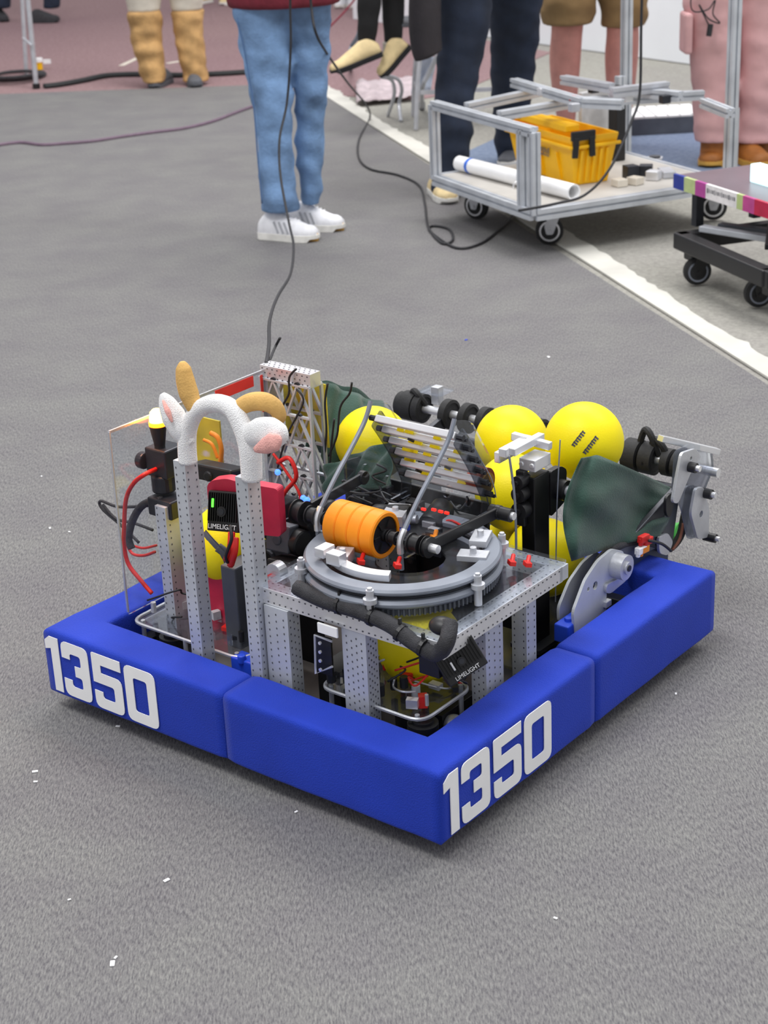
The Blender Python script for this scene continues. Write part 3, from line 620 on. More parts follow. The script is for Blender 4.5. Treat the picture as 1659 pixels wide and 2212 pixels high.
# ---- amber beacon and its mount
p = rob(340, 910, a=.776); mb = MB(); mb.lathe([(0, .025), (.007, .023), (.012, .018), (.0145, .008), (.0145, 0), (0, 0)], p, (0, 0, 1), 24, closed=False); bc = obj('beacon_lamp', mb, M_amberw, ROBOT, smooth='all', label='lit amber beacon')
mb = MB(); mb.lathe([(0, -.004), (.016, -.004), (.016, .002), (0, .002)], p - V((0, 0, .003)), (0, 0, 1), 24, closed=False); obj('beacon_rim', mb, M_amber, bc, smooth=True)
mb = MB(); mb.cyl(p - V((0, 0, .045)), p - V((0, 0, .008)), .010, 20, r2=.016); obj('beacon_base', mb, M_black, bc, smooth=True)
pl_ = bpy.data.lights.new('beacon_light', 'POINT'); pl_.energy = .9; pl_.color = (1, .30, .06); pl_.shadow_soft_size = .02; lo = bpy.data.objects.new('beacon_light', pl_); COL.objects.link(lo); lo.parent = ROBOT; lo.location = p + V((-.03, .02, .03))
p = rob(350, 1010, b=.22); mb = MB(); mb.box(p + V((.01, 0, .012)), (.05, .052, .055)); mb.cyl(p + V((0, .0, -.045)), p + V((0, 0, -.012)), .022, 20); mb.cyl(p + V((-.01, .03, .01)), p + V((-.01, .045, .01)), .016, 18); obj('beacon_mount', mb, M_dark, ROBOT, bevel=.003)
mb = MB(); mb.cyl(p + V((0, 0, .03)), p + V((0, 0, .10)), .010, 12); obj('beacon_stem', mb, M_black, ROBOT)
p = rob(365, 1090, b=.215); mb = MB(); mb.box(p, (.05, .06, .035)); obj('post_clamp', mb, M_dark, ROBOT, bevel=.003)
# ---- red hose and black cables on the left
rp = [(340, 1012), (312, 1025), (288, 1045), (272, 1080), (268, 1140), (268, 1180), (278, 1220), (305, 1255), (328, 1282)]
wire([rob(x, y, b=.21 if i in (0,) else .17) for i, (x, y) in enumerate(rp)], .0042, M_red, 'red_hose', label='red hose hanging over the left bumper')
wire([rob(x, y, b=.24) for x, y in ((270, 1165), (285, 1195), (310, 1200), (335, 1192))], .003, M_red, 'red_wire')
wire([rob(x, y, b=.24) for x, y in ((285, 1178), (310, 1184), (338, 1178))], .0025, M_red, 'red_wire')
wire([rob(x, y, b=.20) for x, y in ((350, 1080), (310, 1090), (288, 1120), (278, 1160), (285, 1185))], .0075, M_blk, 'black_cable')
for pth in (((345, 1090), (260, 1095), (218, 1082), (222, 1100), (262, 1135), (300, 1172)), ((222, 1090), (250, 1120), (290, 1130), (330, 1145))): wire([rob(x, y, b=.24) for x, y in pth], .0030, M_blk, 'black_cable')
# ---- lattice tower: end plate made of triangular struts plus tube on top
ZT0, ZT1, LA0, LA1, LB = .19, .505, .688, .806, .548
def strut(mb, a, b, w_=.006): mb.bar(a, b, .004, w_, up=(1, 0, 0))
tw = ptube((LB, LA1 + .004, .517), (LB, LA0 - .006, .517), .03, .028, 'tower_tube', up=(0, 0, 1), m=M_alu3, label='silver drilled tube on top of the lattice tower', rows=2)
def lattice(b_, a0, a1, z0, z1, rows_, cols_, w_=.006, shear=0, m=M_alu3):
    f = lambda u_, v_: V((b_, a0 + (a1 - a0) * u_, z0 + (z1 - z0) * v_))
    g = lambda i, j: f(i / cols_, j / rows_)
    mb = MB()
    for j in range(rows_ + 1):
        strut(mb, g(0, j), g(cols_, j), w_)
    strut(mb, g(0, 0), g(0, rows_), w_); strut(mb, g(cols_, 0), g(cols_, rows_), w_); fr_ = obj('lattice_frame', mb, m, ROBOT)
    for j in range(rows_):
        for i in range(cols_):
            for a, b in ((g(i, j), g(i + .5, j + 1)), (g(i + .5, j + 1), g(i + 1, j))):
                mb = MB(); strut(mb, a, b, w_ * .85); obj('strut', mb, m, fr_)
            mb = MB(); c = g(i + .5, j + 1); mb.cyl(c - V((.003, 0, 0)), c + V((.003, 0, 0)), w_ * .95, 10); obj('node', mb, M_dark, fr_)
lattice(LB - .016, LA0 - .004, LA1, ZT0, ZT1, 5, 2, .0072, m=M_alu2)
lattice(LB + .018, LA0 - .004, LA1, ZT0, ZT1, 5, 2, .0072, m=M_alu)
mb = MB(); mb.bar((LB, LA1 + .002, .12), (LB, LA1 + .002, .505), .024, .022, up=(1, 0, 0)); obj('tower_upright', mb, M_alu, ROBOT)
mb = MB(); mb.bar((LB, LA0 - .006, .12), (LB, LA0 - .006, .505), .010, .022, up=(1, 0, 0)); obj('tower_upright', mb, M_clear, ROBOT)
mb = MB(); mb.box((LB + .04, (LA0 + LA1) / 2, .43), (.003, .11, .13)); obj('tinted_sheet', mb, M_gold, ROBOT, label='yellow sheet seen behind the lattice')
mb = MB(); mb.box((LB - .05, (LA0 + LA1) / 2 + .01, .24), (.05, .07, .07)); obj('electronics_box', mb, M_dark, ROBOT, bevel=.002)
wire([rob(x, y, b=.50) for x, y in ((600, 1000), (625, 990), (640, 1030), (618, 1060), (605, 1090), (630, 1120))], .0045, M_red, 'red_wire')
wire([rob(x, y, b=.50) for x, y in ((590, 980), (612, 1010), (648, 1070), (640, 1110))], .003, M_red, 'red_wire')
for px, py in ((655, 1076), (663, 1080), (600, 1020)):
    p = rob(px, py, b=.45); mb = MB(); mb.sphere(p, .006, 10); obj('blue_light', mb, M_ledb, ROBOT, smooth='all')
wire([rob(x, y, b=.525) for x, y in ((640, 797), (625, 815), (624, 850), (610, 880), (600, 940), (580, 985))], .0022, M_wire, 'black_wire')
wire([rob(x, y, b=.525) for x, y in ((640, 840), (655, 870), (620, 940), (600, 1010))], .0020, M_wire, 'black_wire')
# orange/gold workings seen under the headband
p = rob(452, 965, b=.46); mb = MB(); mb.box(p, (.004, .07, .12)); obj('tinted_sheet', mb, M_gold, ROBOT)
wire([rob(x, y, b=.42) for x, y in ((455, 935), (470, 945), (478, 970), (476, 1000))], .005, M_orange, 'orange_wire')
wire([rob(x, y, b=.42) for x, y in ((440, 950), (458, 960), (470, 990))], .0035, M_orange, 'orange_wire')
# dark machinery between uprights and turret
for px, py, b_, dd, m in ((600, 1195, .30, (.05, .09, .05), M_dark), (620, 1240, .24, (.06, .05, .06), M_black), (560, 1165, .33, (.10, .05, .04), M_dark), (610, 1160, .26, (.03, .05, .05), M_greyd), (470, 1020, .36, (.05, .10, .03), M_black), (440, 1330, .30, (.10, .05, .10), M_dark)):
    p = rob(px, py, b=b_); mb = MB(); mb.box(p, dd, Euler((0, .2, .1)).to_matrix()); mb.cyl(p - V((dd[0] * .6, 0, 0)), p - V((dd[0] * .4, 0, 0)), min(dd) * .35, 16); obj('gearbox', mb, m, ROBOT, bevel=.004)
motor(rob(640, 1115, b=.30), .020, .045, (0, -1, 0)); motor(rob(655, 1175, b=.27), .024, .05, (0, 1, .1))
p = rob(590, 1238, b=.16); mb = MB(); mb.cyl(p, p + V((.02, 0, 0)), .017, 18, 1); mb.box(p - V((.004, 0, .008)), (.012, .014, .012)); obj('encoder', mb, [M_red, M_alu], ROBOT, bevel=.001)
# ---- green hopper cloths
mb = sheet(quad([rob(690, 822, b=.70), rob(822, 868, b=.84), rob(850, 990, b=.66), rob(692, 1065, b=.58)], .012, 22, 1), 22, 18, .002)
c1 = obj('green_cloth', mb, M_green, ROBOT, smooth='all', label='tall green cloth wall beside the lattice tower')
def domed(u_, v_):
    A = rob(690, 825, b=.74); B = rob(835, 885, b=.92); p = A * (1 - u_) + B * u_; top = math.sin(u_ * PI) * .018
    q = V((p.x, p.y, p.z + top)); return q * (1 - v_) + (q - V((.05, -.01, .14))) * v_ + V((0, 0, .004 * math.sin(14 * u_)))
obj('green_cloth', sheet(domed, 22, 10, .002), M_green, ROBOT, smooth='all')
mb = sheet(quad([rob(700, 1010, b=.54), rob(842, 950, b=.52), rob(845, 1050, b=.47), rob(700, 1075, b=.50)], .010, 24, 4), 22, 14, .002)
obj('green_cloth', mb, M_green, ROBOT, smooth='all', label='dark green cloth strip in front of the left ball')
for pth in (((708, 828), (702, 870), (705, 930), (700, 1000)), ((760, 826), (755, 850), (735, 880), (728, 940), (710, 985)), ((722, 905), (716, 960), (712, 1010))):
    wire([rob(x, y, b=.565) for x, y in pth], .0022, M_wire, 'black_wire')
# right cloth
def rc(u_, v_):
    T = [(1256, 990), (1290, 983), (1345, 1005), (1400, 1030), (1452, 1055)]; Bm = [(1235, 1212), (1255, 1205), (1325, 1180), (1370, 1170), (1425, 1158)]
    def lerp(L_, t): k = min(int(t * 4), 3); f = t * 4 - k; return (L_[k][0] * (1 - f) + L_[k + 1][0] * f, L_[k][1] * (1 - f) + L_[k + 1][1] * f)
    a, b = lerp(T, u_), lerp(Bm, u_); x = a[0] * (1 - v_) + b[0] * v_ - math.sin(v_ * PI) * (28 * (1 - u_) ** 2 - 12 * u_); y = a[1] * (1 - v_) + b[1] * v_
    return rob(x, y, a=.150 - .03 * v_ + .008 * math.sin(9 * u_ + 3 * v_) + .012 * noise.noise(V((u_ * 4, v_ * 4, 3))))
obj('green_cloth', sheet(rc, 26, 22, .002), M_green, ROBOT, smooth='all', label='dark green cloth flap over the right side')
mb = MB(); P = [rob(x, y, a=.128) for x, y in ((1448, 1062), (1462, 1075), (1448, 1170), (1300, 1225), (1290, 1205), (1420, 1150))]
mb.prism([(p.x, p.z) for p in P], (0, .125, 0), (1, 0, 0), (0, 0, 1), .004); obj('cloth_backing', mb, M_greyd, ROBOT)
# ---- arms: two curved aluminium plates with chain and gearbox
def armplate(pix, a_, m=M_alu2, holes=(), th=.006, name='arm_plate', lab=None):
    P = [rob(x, y, a=a_) for x, y in pix]; H = []
    for x, y, r in holes: h = rob(x, y, a=a_); H.append(circ(h.x, h.z, r, 14))
    mb = MB(); mb.prism(rounded([(p.x, p.z) for p in P], .010), (0, a_, 0), (1, 0, 0), (0, 0, 1), th, H); return obj(name, mb, m, ROBOT, bevel=.0008, label=lab)
armplate([(1236, 1322), (1262, 1252), (1290, 1210), (1320, 1185), (1345, 1190), (1348, 1240), (1308, 1270), (1306, 1340), (1255, 1400), (1240, 1380)], .110, holes=((1283, 1264, .008), (1268, 1272, .004)), lab='curved aluminium arm plate nearest the right bumper')
armplate([(1205, 1312), (1228, 1255), (1256, 1215), (1285, 1190), (1300, 1200), (1262, 1240), (1244, 1290), (1228, 1345), (1206, 1345)], .150)
p = rob(1336, 1222, a=.100); mb = MB(); mb.cyl((p.x, .108, p.z), (p.x, .082, p.z), .024, 24); mb.cyl((p.x, .082, p.z), (p.x, .078, p.z), .012, 12); gb = obj('arm_gearbox', mb, M_alu, ROBOT, smooth=True)
mb = MB(); mb.cyl((p.x, .0785, p.z), (p.x, .076, p.z), .006, 10); obj('bearing_hole', mb, M_black, gb)
armplate([(1308, 1262), (1345, 1244), (1352, 1252), (1316, 1282), (1306, 1280)], .104, M_alu)
wire([rob(x, y, a=.13) for x, y in ((1245, 1330), (1258, 1290), (1272, 1250), (1300, 1205), (1330, 1182), (1380, 1172), (1440, 1185), (1468, 1160), (1480, 1110), (1492, 1075), (1490, 1050))], .0085, M_blk, 'cable_chain', label='black cable chain over the arm')
wire([rob(x, y, a=.118) for x, y in ((1252, 1315), (1266, 1262), (1296, 1212), (1326, 1188))], .0016, M_gold, 'yellow_wire')
wire([rob(x, y, a=.115) for x, y in ((1452, 1188), (1468, 1165), (1476, 1130))], .003, mat('brown wire', (120, 70, 50)), 'brown_wire')
for px, py, m in ((1390, 1163, M_red), (1398, 1168, M_red), (1390, 1186, M_orange), (1384, 1188, M_white)):
    p = rob(px, py, a=.108); mb = MB(); mb.box(p, (.028, .012, .014), Euler((0, .1, 0)).to_matrix()); mb.cyl(p + V((-.010, 0, .005)), p + V((-.010, 0, -.011)), .005, 8); obj('wire_connector', mb, m, ROBOT, bevel=.002)
P = [rob(x, y, a=.14) for x, y in ((1340, 1190), (1440, 1165), (1440, 1215), (1365, 1250), (1345, 1240))]
mb = MB(); mb.prism([(p.x, p.z) for p in P], (0, .14, 0), (1, 0, 0), (0, 0, 1), .006); obj('arm_panel', mb, mat('navy panel', (44, 58, 92), .5), ROBOT)
motor(rob(1340, 1290, a=.16), .026, .06, (1, 0, .2)); mb = MB(); p = rob(1311, 1303, a=.105); mb.box(p, (.018, .01, .012)); obj('bright_clip', mb, M_alu3, ROBOT, bevel=.001)
for px, py in ((1365, 1300), (1388, 1262), (1350, 1320)):
    p = rob(px, py, a=.15); mb = MB(); mb.box(p, (.05, .04, .04)); mb.cyl(p, p + V((0, -.03, 0)), .012, 14); obj('gearbox', mb, M_black, ROBOT, bevel=.003)
# ---- intake roller with black wheels, right end linkages
IB, IZ = 1.045, .290
pl0 = rob(868, 872, b=IB); pr0 = rob(1505, 1012, b=IB)
s0 = V((IB, pl0.y, pl0.z)); s1 = V((IB, .085, pr0.z))
mb = MB(); mb.cyl(s0, s1, .0095, 16); rs = obj('intake_shaft', mb, M_alu3, ROBOT, smooth=True, label='silver intake shaft carrying black wheels')
def on(px): 
    best = None
    for k in range(200):
        t = k / 199; p = s0.lerp(s1, t); q = p - V((0, 0, 0)); wpt = RO + EX * q.x + EY * q.y + V((0, 0, q.z)); d = wpt - CP
        x = W0 / 2 + FPX * d.dot(CR) / d.dot(CF)
        if best is None or abs(x - px) < best[0]: best = (abs(x - px), t)
    return best[1]
for px in (872, 884, 896, 912, 970, 1010, 1048, 1165, 1362, 1376, 1398, 1412, 1446, 1466):
    c = s0.lerp(s1, on(px)); mb = MB(); rr = .033 if 880 < px < 1440 else .028
    mb.lathe([(.010, -.0075), (rr * .78, -.0075), (rr * .8, -.010), (rr, -.008), (rr, .008), (rr * .8, .010), (rr * .78, .0075), (.010, .0075)], c, (0, 1, 0), 28); wv = obj('intake_wheel', mb, M_rub, rs, smooth=True)
for px, zz in ((1405, .055), (1425, .04), (905, .035)):
    c = s0.lerp(s1, on(px)); mb = MB(); mb.tube(smoothpath([c + V((0, -.02, .01)), c + V((-.01, -.006, zz)), c + V((0, .014, zz)), c + V((0, .03, .0))], 5), .007, 8); obj('rubber_flap', mb, M_rub, rs, smooth=True)
c = s0.lerp(s1, on(925)); mb = MB(); mb.box(c + V((.03, 0, .035)), (.05, .06, .004)); mb.box(c + V((.02, .03, .02)), (.05, .004, .04)); obj('intake_bracket', mb, M_clear, ROBOT)
mb = MB(); mb.box(c + V((.02, -.01, .03)), (.02, .02, .04)); obj('intake_bracket', mb, M_alu, ROBOT, bevel=.001)
mb = MB(); mb.cyl(V((IB - .05, pl0.y - .02, s0.z - .03)), V((IB - .05, .12, s1.z - .03)), .008, 12); obj('intake_cross_tube', mb, M_dark, ROBOT, smooth=True)
for a_, m in ((.098, M_clear), (.112, M_smoke)):
    armplate([(1458, 975), (1490, 958), (1535, 965), (1540, 1010), (1520, 1060), (1505, 1160), (1485, 1165), (1472, 1100), (1452, 1060)], a_, m, ((1503, 1060, .006),), .005, 'intake_side_plate')
p0, p1 = rob(1462, 954, a=.10), rob(1535, 972, a=.10); mb = MB(); mb.bar((p0.x, .135, p0.z), (p1.x, .085, p1.z), .016, .012); obj('intake_top_tube', mb, M_alu3, ROBOT, bevel=.001)
armplate([(1470, 978), (1500, 968), (1512, 985), (1490, 1020), (1462, 1088), (1450, 1085), (1458, 1040)], .090, M_alu, ((1490, 990, .004),))
armplate([(1500, 1055), (1516, 1050), (1530, 1100), (1528, 1160), (1505, 1165), (1490, 1110)], .090, M_alu, ((1512, 1110, .007),))
for px, py, r in ((1488, 1008, .010), (1531, 1160, .009), (1522, 1065, .010)):
    p = rob(px, py, a=.088); mb = MB(); mb.cyl((p.x, .098, p.z), (p.x, .072, p.z), r, 16, 0); mb.cyl((p.x, .072, p.z), (p.x, .064, p.z), r * .6, 10, 1); obj('standoff_bolt', mb, [M_black, M_alu3], ROBOT, smooth=True)
armplate([(1436, 1075), (1450, 1062), (1455, 1085), (1444, 1120), (1436, 1110)], .108, M_black)
pulley(rob(1445, 1130, a=.16), .026, .03, M_gwheel, name='green_wheel'); pulley(rob(1468, 1150, a=.20), .022, .03, M_gwheel, name='green_wheel')
armplate([(1420, 1160), (1440, 1150), (1452, 1170), (1440, 1200), (1422, 1195)], .118, M_alu)
wire([rob(x, y, a=.095) for x, y in ((1402, 1168), (1430, 1175), (1450, 1190))], .003, M_wire, 'black_wire')
# arms carrying the intake out over the bumper
for a_ in (.13, .74):
    mb = MB(); mb.bar((.76, a_, .215), (1.04, a_, .285 if a_ < .5 else s0.z - .01), .012, .03); obj('intake_arm', mb, M_dark, ROBOT, bevel=.002)
# ================================================================== BALLS (separate things resting in the hopper)
def rw(v): return RO + EX * v[0] + EY * v[1] + V((0, 0, v[2]))
ball_src = None
def ball(v, label, print_=False, rot=(0, 0, 0)):
    global ball_src
    if ball_src is None:
        mb = MB(); mb.sphere((0, 0, 0), .075, 48); ball_src = obj('foam_ball', mb, M_ball, smooth='all'); o = ball_src
    else: o = ball_src.copy(); COL.objects.link(o)
    o.location = rw(v); o.rotation_euler = rot; o['label'] = label; o['category'] = 'ball'; o['group'] = 'yellow foam balls in the hopper'; return o
bR_ = ball((.803, .243, .397), 'topmost yellow ball with small black printing, above the green flap')
ball((.905, .478, .318), 'yellow ball behind the silver block on the mast')
ball((.694, .669, .345), 'yellow ball against the dark green cloth, left of the silver slats')
ball((.722, .349, .297), 'yellow ball left of the mast head, upper of the pair beside the mast')
ball((.785, .374, .158), 'lowest yellow ball, seen left of the black mast below its neighbour')
ball((.682, .254, .200), 'yellow ball seen right of the black mast beside the arm plates')
ball((.270, .668, .285), 'yellow ball with dark stripes between the two tall uprights')
ball((.286, .250, .190), 'yellow ball under the turret plate')
# dark print on the top ball: two short slanted lines of marks
pt = rob(1262, 953, a=.2)
def ballprint(cx, cy, dx, dy, n, sz, s_='BALL'):
    for i in range(n):
        x = cx + dx * (i - (n - 1) / 2); y = cy + dy * (i - (n - 1) / 2)
        d = ray(x, y); o_ = CP; c = rw((.803, .243, .397)); oc = o_ - c; A = d.dot(d); B = 2 * d.dot(oc); C_ = oc.dot(oc) - .0753 ** 2; disc = B * B - 4 * A * C_
        if disc <= 0: continue
        t = (-B - math.sqrt(disc)) / (2 * A); p = o_ + d * t; n_ = (p - c).normalized(); r_ = (CR * dx - CU * dy); r_ = (r_ - n_ * r_.dot(n_)).normalized(); u_ = n_.cross(r_)
        yield p - c, r_, u_, n_
mb = MB()
for cx, cy, n in ((1250, 948, 7), (1276, 962, 8)):
    for k, (p, r_, u_, n_) in enumerate(ballprint(cx, cy, 3.6, -4.6, n, 3)):
        R_ = Matrix((r_, u_, n_)).transposed(); mb.box(p, (.0032, .0085 if k % 2 else .006, .0006), R_); mb.box(p + u_ * .003, (.0048, .0016, .0006), R_)
bp_ = obj('ball_print', mb, M_hole, bR_)
# dark stripes on the lower left ball
sb = [o for o in COL.objects if o.name.startswith('foam_ball') and 'stripes' in o['label']][0]
def surf(px, py, r=.0756):
    c = sb.location; d = ray(px, py); oc = CP - c; A = d.dot(d); B = 2 * d.dot(oc); C_ = oc.dot(oc) - r * r; disc = max(0, B * B - 4 * A * C_); t = (-B - math.sqrt(disc)) / (2 * A); return CP + d * t - c
for L_, wd in (([(440, 1150), (462, 1175), (480, 1196), (496, 1226)], .0085), ([(470, 1182), (488, 1196), (502, 1214)], .010)):
    mb = MB(); pp = [surf(x, y) for x, y in L_]; mb.tube(smoothpath(pp, 4), wd, 8, flat=.3)
    for i, v in enumerate(mb.v): v_ = V(v); mb.v[i] = tuple(v_.normalized() * min(max(v_.length, .0745), .0762))
    obj('dark_stripe', mb, M_greyd, sb, smooth='all')
# torn yellow foam pieces lying under the turret plate
for pix, z_, lab in ((((845, 1330), (885, 1303), (975, 1300), (978, 1318), (935, 1345), (918, 1365), (850, 1338)), .311, 'flat yellow foam scrap under the turret plate'),):
    P = [rob(x, y, z=z_) for x, y in pix]; mb = MB(); mb.prism([(p.x, p.y) for p in P], (0, 0, z_), (1, 0, 0), (0, 1, 0), .006)
    o = obj('foam_scrap', mb, M_ball, bevel=.002, label=lab, cat='foam'); o.location = (RX, RY, 0); o.rotation_euler = (0, 0, YAW)
# ================================================================== COW EAR HEADBAND
HB = empty('headband', rw((.10, .52, .51)), YAW, 'white plush cow headband with tan horns and pink ears on the two uprights', 'headband')
hb0 = V((.10, .52, .51))
def hbp(px, py, b=.108): return rob(px, py, b=b) - hb0
def plush(name, pts, rad, m, flat=None, lab=None, n=14):
    mb = MB(); P = smoothpath(pts, 6); k = len(P); R_ = []
    for i in range(k): t = i / (k - 1) * (len(rad) - 1); j = min(int(t), len(rad) - 2); f = t - j; R_.append(rad[j] * (1 - f) + rad[j + 1] * f)
    mb.tube(P, R_, n, flat=flat); return obj(name, mb, m, HB, smooth='all', label=lab)
plush('band', [hbp(*q) for q in ((406, 998), (404, 960), (408, 925), (422, 893), (448, 874), (478, 872), (503, 886), (520, 915), (533, 945), (541, 980), (544, 1035))], [.0165, .016, .0145, .014, .0145, .0155, .0155, .016, .0175, .0185, .0175], M_plush)
plush('ear', [hbp(412, 962, .105), hbp(392, 930, .105), hbp(374, 898, .105), hbp(359, 868, .105), hbp(350, 850, .105)], [.010, .024, .026, .018, .005], M_plush, .62, 'white plush left ear')
plush('inner_ear', [hbp(372, 912, .086), hbp(362, 888, .086), hbp(352, 864, .09)], [.002, .006, .002], M_pink, .5)
plush('ear', [hbp(528, 945, .105), hbp(560, 935, .10), hbp(585, 938, .10), hbp(605, 948, .10), hbp(614, 958, .10)], [.014, .024, .029, .025, .006], M_plush, .6, 'white plush right ear')
plush('inner_ear', [hbp(550, 972, .080), hbp(572, 964, .078), hbp(592, 954, .078), hbp(606, 944, .081)], [.004, .013, .016, .004], M_pink, .5)
plush('horn', [hbp(422, 885), hbp(408, 850), hbp(400, 820), hbp(396, 795), hbp(394, 781)], [.0125, .0165, .0155, .0125, .004], M_horn, None, 'tan felt horn, left, upright', 16)
plush('horn', [hbp(508, 893, .11), hbp(522, 878, .12), hbp(545, 868, .13), hbp(572, 868, .14), hbp(594, 880, .15), hbp(605, 900, .155), hbp(606, 912, .158)], [.009, .014, .0155, .0155, .014, .011, .004], M_horn, None, 'tan felt horn, right, curled', 16)
# ================================================================== PEOPLE
SKIN = mat('skin', (214, 150, 138), .6, 0, .05, 20); SKIN2 = mat('skin light', (226, 178, 158), .6, 0, .04, 20)
M_den = mat('light blue denim', (118, 150, 190), .85, 0, .20, 9, .7, 90)
M_denD = mat('dark denim', (33, 43, 62), .85, 0, .18, 9, .5, 200)
M_khaki = mat('khaki cotton', (150, 122, 82), .85, 0, .1, 10, .3)
M_pinkt = mat('dusty pink cotton', (206, 162, 163), .85, 0, .08, 6, .3)
M_tan = mat('tan canvas', (190, 150, 98), .85, 0, .12, 14, .7, 90)
M_cream = mat('cream cotton', (214, 206, 192), .85, 0, .06, 10, .3)
M_legg = mat('black leggings', (22, 22, 24), .8, 0, .1, 20)
M_maroonc = mat('maroon knit', (112, 34, 48), .9, 0, .08, 30, .5)
M_gsh = mat('grey cotton', (120, 124, 130), .9); M_nsh = mat('navy cotton', (40, 50, 80), .9)
M_hair = mat('brown hair', (70, 48, 34), .7, 0, .2, 60, .5)
M_shoew = mat('white shoe mesh', (232, 232, 236), .7, 0, .04, 40, .4, 300); M_shoeg = mat('grey shoe', (90, 92, 98), .7)
M_gum = mat('gum sole', (206, 158, 70), .6); M_brown = mat('brown leather', (160, 98, 40), .6, 0, .1, 20); M_sole = mat('pale sole', (236, 234, 228), .6)
M_beigesh = mat('beige suede', (222, 200, 152), .8, 0, .06, 30)
def rows3(rows):
    out = []
    for (xl, xr, py, y) in rows:
        c = wor((xl + xr) / 2, py, y=y); dep = (c - CP).dot(CF); out.append((c, (xr - xl) / 2 * dep / FPX))
    return out
def legs_mesh(sets, asp=.95, wr=.006, seed=0, n=28):
    mb = MB()
    for si, rows in enumerate(sets):
        R_ = rows3(rows); pts = smoothpath([r[0] for r in R_], 6); rad = []
        for i in range(len(pts)):
            t = i / (len(pts) - 1) * (len(R_) - 1); j = min(int(t), len(R_) - 2); f = t - j; f = f * f * (3 - 2 * f); rad.append(R_[j][1] * (1 - f) + R_[j + 1][1] * f)
        o = len(mb.v); m = len(pts)
        for i in range(m):
            for k in range(n):
                t = 2 * PI * k / n; d = V((math.cos(t), math.sin(t) * asp, 0)); p = pts[i] + d * rad[i]
                q = V((p.x * 7 + seed, p.y * 7, p.z * 16)); wv = noise.noise(q) * wr + noise.noise(q * 2.2) * wr * .5 + math.sin(p.z * 60 + 3 * math.sin(t + si) + seed) * wr * .35
                mb.v.append(tuple(p + d * wv))
        for i in range(m - 1):
            for k in range(n): mb.f.append((o + i * n + k, o + i * n + (k + 1) % n, o + (i + 1) * n + (k + 1) % n, o + (i + 1) * n + k)); mb.m.append(0)
        mb.f += [tuple(o + k for k in range(n)), tuple(o + (m - 1) * n + k for k in range(n))]; mb.m += [0, 0]
    return mb
def loft(mb, secs, n=28, mi=0, wr=0):
    o = len(mb.v)
    for (c, rx, ry) in secs:
        for k in range(n):
            t = 2 * PI * k / n; p = V(c) + V((math.cos(t) * rx, math.sin(t) * ry, 0)); q = V((p.x * 9, p.y * 9, p.z * 12)); mb.v.append(tuple(p + V((math.cos(t), math.sin(t), 0)) * wr * noise.noise(q)))
    for i in range(len(secs) - 1):
        for k in range(n): mb.f.append((o + i * n + k, o + i * n + (k + 1) % n, o + (i + 1) * n + (k + 1) % n, o + (i + 1) * n + k)); mb.m.append(mi)
    mb.f += [tuple(o + k for k in range(n)), tuple(o + (len(secs) - 1) * n + k for k in range(n))]; mb.m += [mi, mi]; return mb
